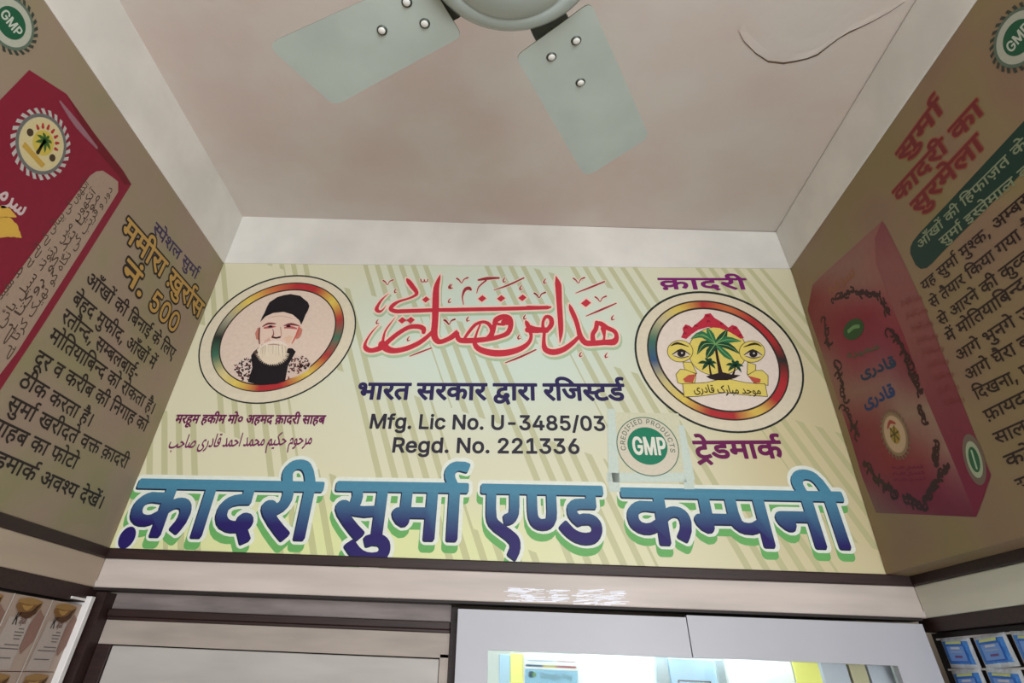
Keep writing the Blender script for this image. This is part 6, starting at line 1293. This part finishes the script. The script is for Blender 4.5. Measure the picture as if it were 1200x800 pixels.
# ---------------------------------------------------------------- recessed wooden cupboard at lower left
CP = empty('cupboard', (-.62, .2, 0))
tag(CP, 'cream panelled cupboard door with dark wooden moulding, recessed below the fascia at left', 'cupboard')
def cbox(name, m, bs, bevel=0):
    b = MB()
    for a, c in bs: b.box([a[i] - CP.location[i] for i in range(3)], [c[i] - CP.location[i] for i in range(3)])
    return b.build(name, m, CP, bevel=bevel)
cbox('carcass', WOOD, [((-1.27, .030, 0), (-1.171, .398, 1.655)), ((-.135, .10, 0), (-.112, .398, 1.655)), ((-1.17, .36, 0), (-.135, .398, 1.655)), ((-1.17, .10, 0), (-.135, .36, .08))])  # left board coloured dark for the shaded void beside the door
GREYB = mat('dusty_grey_board', rgb(150, 138, 134), .6, noise=.35, scale=5, stretch=(1, 3, 8))
part(cbox('header_board', GREYB, [((-1.17, .084, 1.618), (-.135, .10, 1.662))]), 'dusty grey board above the moulding')
cbox('moulding', WOOD, [((-1.17, .070, 1.600), (-.135, .10, 1.618)), ((-1.17, .076, 1.592), (-.135, .10, 1.600))], .002)
cbox('door_rail', BEIGE, [((-1.17, .080, 1.536), (-.135, .10, 1.592))], .001)
part(cbox('door_stile', WOOD, [((-1.170, .078, .08), (-1.128, .10, 1.536))], .001), 'left stile coloured dark for the shade there')  # dark colour stands in for shade at the left of the recess
cbox('door_stile', BEIGE, [((-.160, .080, .08), (-.135, .10, 1.545))], .001)
PANELB = mat('pale_grey_door_board', rgb(190, 186, 180), .5, noise=.14, scale=4, stretch=(.8, 4, 5))
cbox('door_panel', PANELB, [((-1.127, .086, .08), (-.162, .10, 1.5335))], .002)

# ---------------------------------------------------------------- display cabinet at lower right
DC = empty('display_cabinet', (.54, .2, 0))
tag(DC, 'pale grey glass-fronted display cabinet lit inside, below the fascia at right', 'cabinet')
def dbox(name, m, bs, bevel=0):
    b = MB()
    for a, c in bs: b.box([a[i] - DC.location[i] for i in range(3)], [c[i] - DC.location[i] for i in range(3)])
    return b.build(name, m, DC, bevel=bevel)
X0, X1, ZT = -.108, 1.180, 1.645
INSIDE = mat('white_cabinet_lining', rgb(232, 232, 228), .6, noise=.05, scale=6)
dbox('side_panel', INSIDE, [((X0, .02, .9), (X0 + .02, .36, ZT - .002))])
dbox('side_panel', INSIDE, [((X1 - .02, .02, .9), (X1, .36, ZT - .002))])
dbox('back_panel', INSIDE, [((X0 + .02, .34, .9), (X1 - .02, .36, ZT - .002))])
dbox('top_panel', INSIDE, [((X0 + .02, .02, ZT - .02), (X1 - .02, .34, ZT - .002))])
dbox('base', INSIDE, [((X0, .0, 0), (X1, .36, .9))])
dbox('shelf', INSIDE, [((X0 + .02, .03, 1.28), (X1 - .02, .335, 1.30))])
dbox('door_frame', CABM, [((X0, -.004, 1.556), (.5345, .02, ZT - .001)), ((X0, -.004, .9), (-.02, .02, 1.556))])
dbox('door_frame', CABM, [((.5375, -.004, 1.558), (X1, .02, ZT + .004)), ((1.074, -.004, .9), (X1, .02, 1.558))])
dbox('seam_light_stop', DARKWOOD, [((.50, .0202, 1.5595), (.57, .03, ZT - .022))])  # added behind the seam to stop the tube's light leaking through
dbox('sill', CABM, [((-.02, -.004, .9), (1.074, .02, 1.0))], .002)
GLASS = bpy.data.materials.new('clear_glass')
GLASS.use_nodes = True
gb = GLASS.node_tree.nodes['Principled BSDF']
gb.inputs['Base Color'].default_value = (.97, 1, .99, 1); gb.inputs['Roughness'].default_value = .02
gb.inputs['Transmission Weight'].default_value = 1; gb.inputs['IOR'].default_value = 1.1
part(dbox('glass_pane', GLASS, [((-.022, .022, 1.0), (1.076, .026, 1.5575))]), 'clear glass pane')
LED = bpy.data.materials.new('led_tube_glow')
LED.use_nodes = True
lb = LED.node_tree.nodes['Principled BSDF']
lb.inputs['Emission Color'].default_value = (.86, 1, 1, 1); lb.inputs['Emission Strength'].default_value = 26
lt = dbox('light_tube', LED, [((.06, .05, 1.598), (.80, .066, 1.614))], .004)
part(lt, 'cool white light tube inside the cabinet top')
dbox('tube_holder', WHITE, [((.04, .045, 1.614), (.82, .071, 1.625))])

# things inside the cabinet
def px_box(name, px0, px1, py_top, y0, y1, zbot, m, M2=None):
    """upright thing on the shelf whose front top edge is seen between px0 and px1"""
    pl = Plane((0, y0, 0), (1, 0, 0), (0, 0, 1))
    a = pl.at(px0, py_top); b = pl.at(px1, py_top)
    return a[0], b[0], max(a[1], b[1])
SHZ = 1.30
def slab(name, px0, px1, py, y0, y1, m, bevel=.001):
    a, b, z = px_box(name, px0, px1, py, y0, y1, SHZ, m)
    o = MB(); o.box((a, y0, SHZ), (b, y1, z))
    cx = (a + b) / 2
    o.v = [(v[0] - cx, v[1] - y0, v[2] - SHZ) for v in o.v]
    ob = o.build(name, m, None, bevel=bevel)
    ob.location = (cx, y0, SHZ)
    return ob, b - a, z - SHZ
PALEBLUE = mat('pale_blue_card', rgb(176, 210, 232), .45, noise=.05, scale=10)
YELLOW = mat('yellow_card', rgb(242, 239, 122), .45, noise=.06, scale=10)
PWHITE = mat('white_card', rgb(238, 240, 238), .45, noise=.04, scale=10)
GREYC = mat('grey_card', rgb(190, 194, 204), .5, noise=.08, scale=10)
BUFF = mat('buff_card', rgb(196, 186, 150), .5, noise=.1, scale=10)
FROST = mat('grey_plastic_channel', rgb(170, 186, 190), .4, noise=.06, scale=10)
o, wd, ht = slab('payment_placard', 613, 678, 767.5, .040, .045, PWHITE)
tag(o, 'white and pale blue payment placard behind the cabinet glass, left part', 'placard')
fx = lambda px: (px - 613) / 65 * wd - wd / 2
pw = View(Plane((0, .0396, 0), (1, 0, 0), (0, 0, 1)), 0, 0, 1)
def on_placard(mb, pts, n, c):
    q = pw.pts(pts)
    mb.add([(p[0] - o.location.x, -.0004 - n, p[1] - SHZ) for p in q], [tuple(range(len(q)))], c)
mb = MB()
on_placard(mb, [(615, 783), (677, 786), (677, 905), (615, 900)][::-1], 0, rgb(150, 208, 232))
on_placard(mb, [(616, 778), (636, 779), (636, 781.5), (616, 780.5)][::-1], .0004, rgb(60, 110, 140))
on_placard(mb, [(636, 779), (652, 779.6), (652, 782), (636, 781.5)][::-1], .0004, rgb(210, 200, 120))
on_placard(mb, [(652, 779.6), (675, 780.5), (675, 783), (652, 782)][::-1], .0004, rgb(180, 110, 110))
on_placard(mb, [(618, 773), (648, 774), (648, 775), (618, 774)][::-1], .0004, rgb(160, 190, 210))
on_placard(mb, [(652, 774), (674, 775), (674, 776), (652, 775)][::-1], .0004, rgb(200, 160, 170))
on_placard(mb, [(623 + 4 * math.cos(a / 3), 790 + 4 * math.sin(a / 3)) for a in range(19)][::-1], .0004, rgb(40, 90, 110))
on_placard(mb, [(626 + 2.5 * math.cos(a / 3), 790 + 3 * math.sin(a / 3)) for a in range(19)][::-1], .0006, rgb(110, 170, 120))
mb.build('printed_panel', INK, o)
PP = Plane((0, .0385, 0), (1, 0, 0), (0, 0, 1))
mb = MB()
tmp = MB(); fnm = line_map(PP, 'Google Pay', (633, 788), (671, 790), 6.5)
letters(tmp, 'Google Pay', fnm, 0, rgb(90, 130, 150), 14)
mb.add([(v[0] - o.location.x, -.0012, v[1] - SHZ) for v in tmp.v], tmp.f, rgb(90, 130, 150))
mb.build('payment_lettering', INK, o)
for nm, a, b, py, y0, y1, m, lab, cat in (
    ('yellow_sheet', 598, 614, 766, .060, .064, YELLOW, 'yellow paper sheet behind the cabinet glass, left of the payment placard', 'paper'),
    ('sample_card', 585, 598, 767, .075, .079, PALEBLUE, 'pale blue card at the left end of the cabinet window', 'card'),
    ('poster_sheet', 682, 766, 769, .070, .074, PWHITE, 'glowing white paper sheet right of the payment placard', 'paper'),
    ('channel_post', 767, 781, 769, .050, .070, FROST, 'grey upright channel post between the white sheet and pale blue box', 'post'),
    ('carton', 783, 836, 773, .060, .120, PALEBLUE, 'pale blue carton in the middle of the cabinet window', 'box'),
    ('channel_post', 838, 847, 773, .045, .060, FROST, 'narrow grey upright post right of the pale blue carton', 'post'),
    ('poster_sheet', 849, 926, 774, .065, .069, PWHITE, 'glowing white paper sheet left of the yellow card', 'paper'),
    ('yellow_sheet', 928, 958, 776, .055, .059, YELLOW, 'bright yellow card near the right end of the cabinet window', 'card'),
    ('carton', 961, 991, 777, .075, .150, GREYC, 'grey white carton just right of the bright yellow card', 'box'),
    ('carton', 994, 1013, 778, .080, .150, BUFF, 'narrow buff carton between two pale cartons at cabinet right', 'box'),
    ('carton', 1016, 1043, 779, .075, .150, GREYC, 'grey white carton at the right end of the cabinet window', 'box')):
    ob, wd, ht = slab(nm, a, b, py, y0, y1, m, .0015)
    tag(ob, lab, cat)
    if nm == 'carton':
        mb = MB()
        zt = ht - .045
        for s in (((-.36, zt), (.36, zt), (.36, zt - .003), (-.36, zt - .003)), ((-.36, zt), (-.33, zt), (-.33, zt - .06), (-.36, zt - .06)), ((.33, zt), (.36, zt), (.36, zt - .06), (.33, zt - .06))):
            mb.add([(p[0] * wd, -.0006, p[1]) for p in s], [(3, 2, 1, 0)], rgb(120, 110, 120))
        mb.build('printed_border', INK, ob)

# ---------------------------------------------------------------- cosmetic cartons on the left-hand shelf
SH = empty('wall_shelf', (-1.36, -.9, 0))
tag(SH, 'white edged shelf unit in the left wall holding slim cartons', 'shelf')
def sbox(name, m, bs, bevel=0):
    b = MB()
    for a, c in bs: b.box([a[i] - SH.location[i] for i in range(3)], [c[i] - SH.location[i] for i in range(3)])
    return b.build(name, m, SH, bevel=bevel)
sbox('back_panel', DARKWOOD, [((-1.515, -1.8, 0), (-1.49, .03, 1.655))])
sbox('shelf_board', DARKWOOD, [((-1.49, -1.8, 1.285), (-1.203, -.012, 1.303))])
part(sbox('side_panel', WHITE, [((-1.49, -.012, 0), (-1.186, .008, 1.640))], .002), 'white side panel edge')
part(sbox('top_cap', WHITE, [((-1.49, -.085, 1.628), (-1.20, -.012, 1.634))], .001), 'white cap strip at the end of the shelf')
CARD = mat('cream_carton_card', rgb(172, 152, 138), .42, noise=.06, scale=12)
CARDS = mat('brown_carton_side', rgb(120, 84, 66), .5, noise=.1, scale=14)
cw, chh, cdp = .152, .1475, .05
def cosmetic():
    b = MB()
    b.box((-cdp, -cw / 2, 0), (0, cw / 2, chh))
    b.m = [1, 1, 1, 0, 1, 1]
    root = b.build('cosmetic_carton', [CARD, CARDS], None, bevel=.0015)
    F = lambda m, pts, n, c: m.add([(n, p[0] * cw / 2, p[1] * chh) for p in pts], [tuple(range(len(pts)))], c)
    m = MB()
    # gold-brown picture across the top, pink dress shape down one side, grey text rows
    F(m, [(-.95, .02), (.3, .02), (.28, .70), (-.85, .70)], .0016, rgb(184, 172, 164))
    F(m, [(.34, .30), (.5, .22), (.86, .40), (.9, .74), (.52, .84), (.3, .60)], .0018, rgb(146, 112, 100))
    F(m, [(.93, .0), (1.0, .0), (1.0, 1), (.93, 1)], .0016, rgb(206, 198, 190))
    UV = lambda l: [(u * cw / 2, v * chh, wd_) for u, v, wd_ in l]
    t = MB()
    for n_, l, cl in ((0, [(-.7, .86, .012), (-.3, .80, .026), (.1, .80, .028), (.4, .88, .012)], (132, 94, 52)), (.0003, [(-.75, .92, .006), (-.2, .93, .014), (.45, .93, .006)], (160, 124, 72)),
                      (.0006, [(-.45, .75, .006), (-.05, .74, .014), (.3, .80, .010)], (84, 54, 32)), (.0009, [(-.5, .86, .003), (-.2, .83, .010), (.0, .87, .004)], (176, 138, 78)), (.0009, [(.1, .78, .003), (.24, .84, .009), (.42, .92, .003)], (70, 44, 26))):
        t.stroke(UV(l), .0020 + n_, rgb(*cl))
    m.add([(v[2], v[0], v[1]) for v in t.v], t.f, t.c)
    m.build('printed_picture', INK, root)
    m = MB()
    for i, (zz, a, bb) in enumerate(((.545, -.15, .12), (.50, -.3, .18), (.455, -.25, .15), (.41, -.2, .12), (.33, -.5, .22), (.28, -.75, .26), (.16, -.75, .10))):
        F(m, [(a, zz), (bb, zz), (bb, zz + .014), (a, zz + .014)], .0022, rgb(110, 102, 100))
    m.build('text_rows', INK, root)
    m = MB()
    for key, u0, hgt_, zb, cl in (('K', -.62, .17, .60, rgb(30, 24, 26)), ('ajal', -.30, .10, .62, rgb(110, 74, 66))):
        t = MB(); k = hgt_ * chh / 727
        letters(t, key, lambda x, y: (u0 * cw / 2 + x * k * .8 + y * k * .12, zb * chh + y * k), 0, cl, 14)
        m.add([(.0026, v[0], v[1]) for v in t.v], t.f, cl)
    part(m.build('brand_lettering', INK, root), 'dark lettering across the carton front')
    return root
first = cosmetic()
LABS = {(0, 0): 'slim cream carton in the left shelf, top row, nearest the back corner', (0, 1): 'slim cream carton in the left shelf, top row, second from the back corner', (0, 2): 'slim cream carton in the left shelf, top row, cut by the photo edge',
        (1, 0): 'slim cream carton in the left shelf, lower row, below the corner carton', (1, 1): 'slim cream carton in the left shelf, lower row, second from the back corner', (1, 2): 'slim cream carton in the left shelf, lower row, farthest from the corner'}
ys = [-.060, -.216, -.372]
for r_ in range(2):
    for i in range(3):
        ob = first if (r_, i) == (0, 0) else dup(first)
        ob.location = (-1.206, ys[i] - .012 if r_ == 0 else ys[i] - .012, 1.4715 if r_ == 0 else 1.3235)
        ob.rotation_euler = (0, 0, 0)
        tag(ob, LABS[(r_, i)], 'box', 'slim cartons in the left shelf')
# ledge the lower row stands on
sbox('carton_ledge', DARKWOOD, [((-1.49, -.60, 1.303), (-1.203, -.0125, 1.3232))])

# ---------------------------------------------------------------- blue sachets on the right-hand wall
RK = empty('sachet_rack', (1.36, -.9, 0))
tag(RK, 'dark wooden backing rack in the right wall hung with blue sachets', 'rack')
b = MB()
for a, c in (((1.225, -1.8, 1.30), (1.245, .05, 1.632)), ((1.245, -1.8, 0), (1.515, -1.78, 1.632)), ((1.245, .03, 0), (1.515, .05, 1.632))):
    b.box([a[i] - RK.location[i] for i in range(3)], [c[i] - RK.location[i] for i in range(3)])
b.build('backing_panel', DARKWOOD, RK)
b = MB()
for z in (1.6165, 1.553):
    b.box([p - q for p, q in zip((1.2215, -1.0, z), RK.location)], [p - q for p, q in zip((1.225, .03, z + .004), RK.location)])
part(b.build('hanging_strip', WHITE, RK), 'thin white strips the sachets hang from')
FOIL = mat('blue_sachet_foil', rgb(58, 148, 246), .22, noise=.22, scale=30, bump=.5, bscale=70, spec=.7)
CLEAR = mat('pale_sachet_seam', rgb(222, 232, 242), .2, noise=.2, scale=40, bump=.4, bscale=90, spec=.7)
def sachet(seed):
    rnd = random.Random(seed)
    W_, H_ = .126, .062
    b = MB()
    nx, nz = 14, 8
    for s in (1, -1):
        vs = []; cs = []
        for j in range(nz + 1):
            for i in range(nx + 1):
                u, v = i / nx * 2 - 1, j / nz * 2 - 1
                puff = max(0, (1 - u ** 4) * (1 - v ** 4)) ** .7
                d = .0022 + .008 * puff + rnd.uniform(-.0007, .0007) * puff
                x = -d if s == 1 else -.002
                vs.append((x, -u * W_ / 2, v * H_ / 2))
        fs = [(j * (nx + 1) + i, j * (nx + 1) + i + 1, (j + 1) * (nx + 1) + i + 1, (j + 1) * (nx + 1) + i) for j in range(nz) for i in range(nx)]
        o_ = len(b.f)
        b.add(vs, fs if s == 1 else [f[::-1] for f in fs], (1, 1, 1, 1), 0, True)
        for q, f in enumerate(fs):
            i, j = q % nx, q // nx
            if i in (0, nx - 1) or j in (0, nz - 1): b.m[o_ + q] = 1
    root = b.build('sachet', [FOIL, CLEAR], None)
    p = MB()
    F = lambda pts, n, c: p.add([(-.0102 - n, -q[0] * W_ / 2, q[1] * H_ / 2) for q in pts], [tuple(range(len(pts)))[::-1]], c)
    for k in range(2):
        pass
    fr = [(-.62, -.62), (.62, -.62), (.62, .5), (-.62, .5)]
    F(fr, .0002, rgb(52, 112, 222)); F([(x * .9, y * .86 - .01) for x, y in fr], .0006, rgb(124, 172, 246))
    F([(-.55, .56), (.5, .56), (.55, .74), (-.5, .72)], .0004, rgb(214, 226, 150))
    F([(-.3, .22), (.32, .22), (.32, .36), (-.3, .36)], .0010, rgb(216, 222, 236))
    F([(-.4, .0), (.4, .0), (.4, .08), (-.4, .08)], .0010, rgb(176, 190, 230))
    F([(-.2, -.34), (.3, -.34), (.3, -.2), (-.2, -.2)], .0010, rgb(128, 84, 150))
    p.build('printed_label', INK, root)
    return root
names_c = ('nearest the back corner', 'second from the back corner', 'third from the back corner')
prot = sachet(1)
for r_ in range(2):
    for i in range(3):
        ob = prot if (r_, i) == (0, 0) else dup(prot)
        ob.location = (1.2215, -.056 - i * .142 + (.006 if r_ else 0), 1.588 - r_ * .064)
        ob.rotation_euler = (math.radians((1.5, -2, 2.5, -1.5, 2, -2.5)[r_ * 3 + i]), 0, 0)
        tag(ob, 'shiny blue sachet on the right wall, %s row, %s' % (('upper', 'lower')[r_], names_c[i]), 'sachet', 'blue sachets on the right wall')
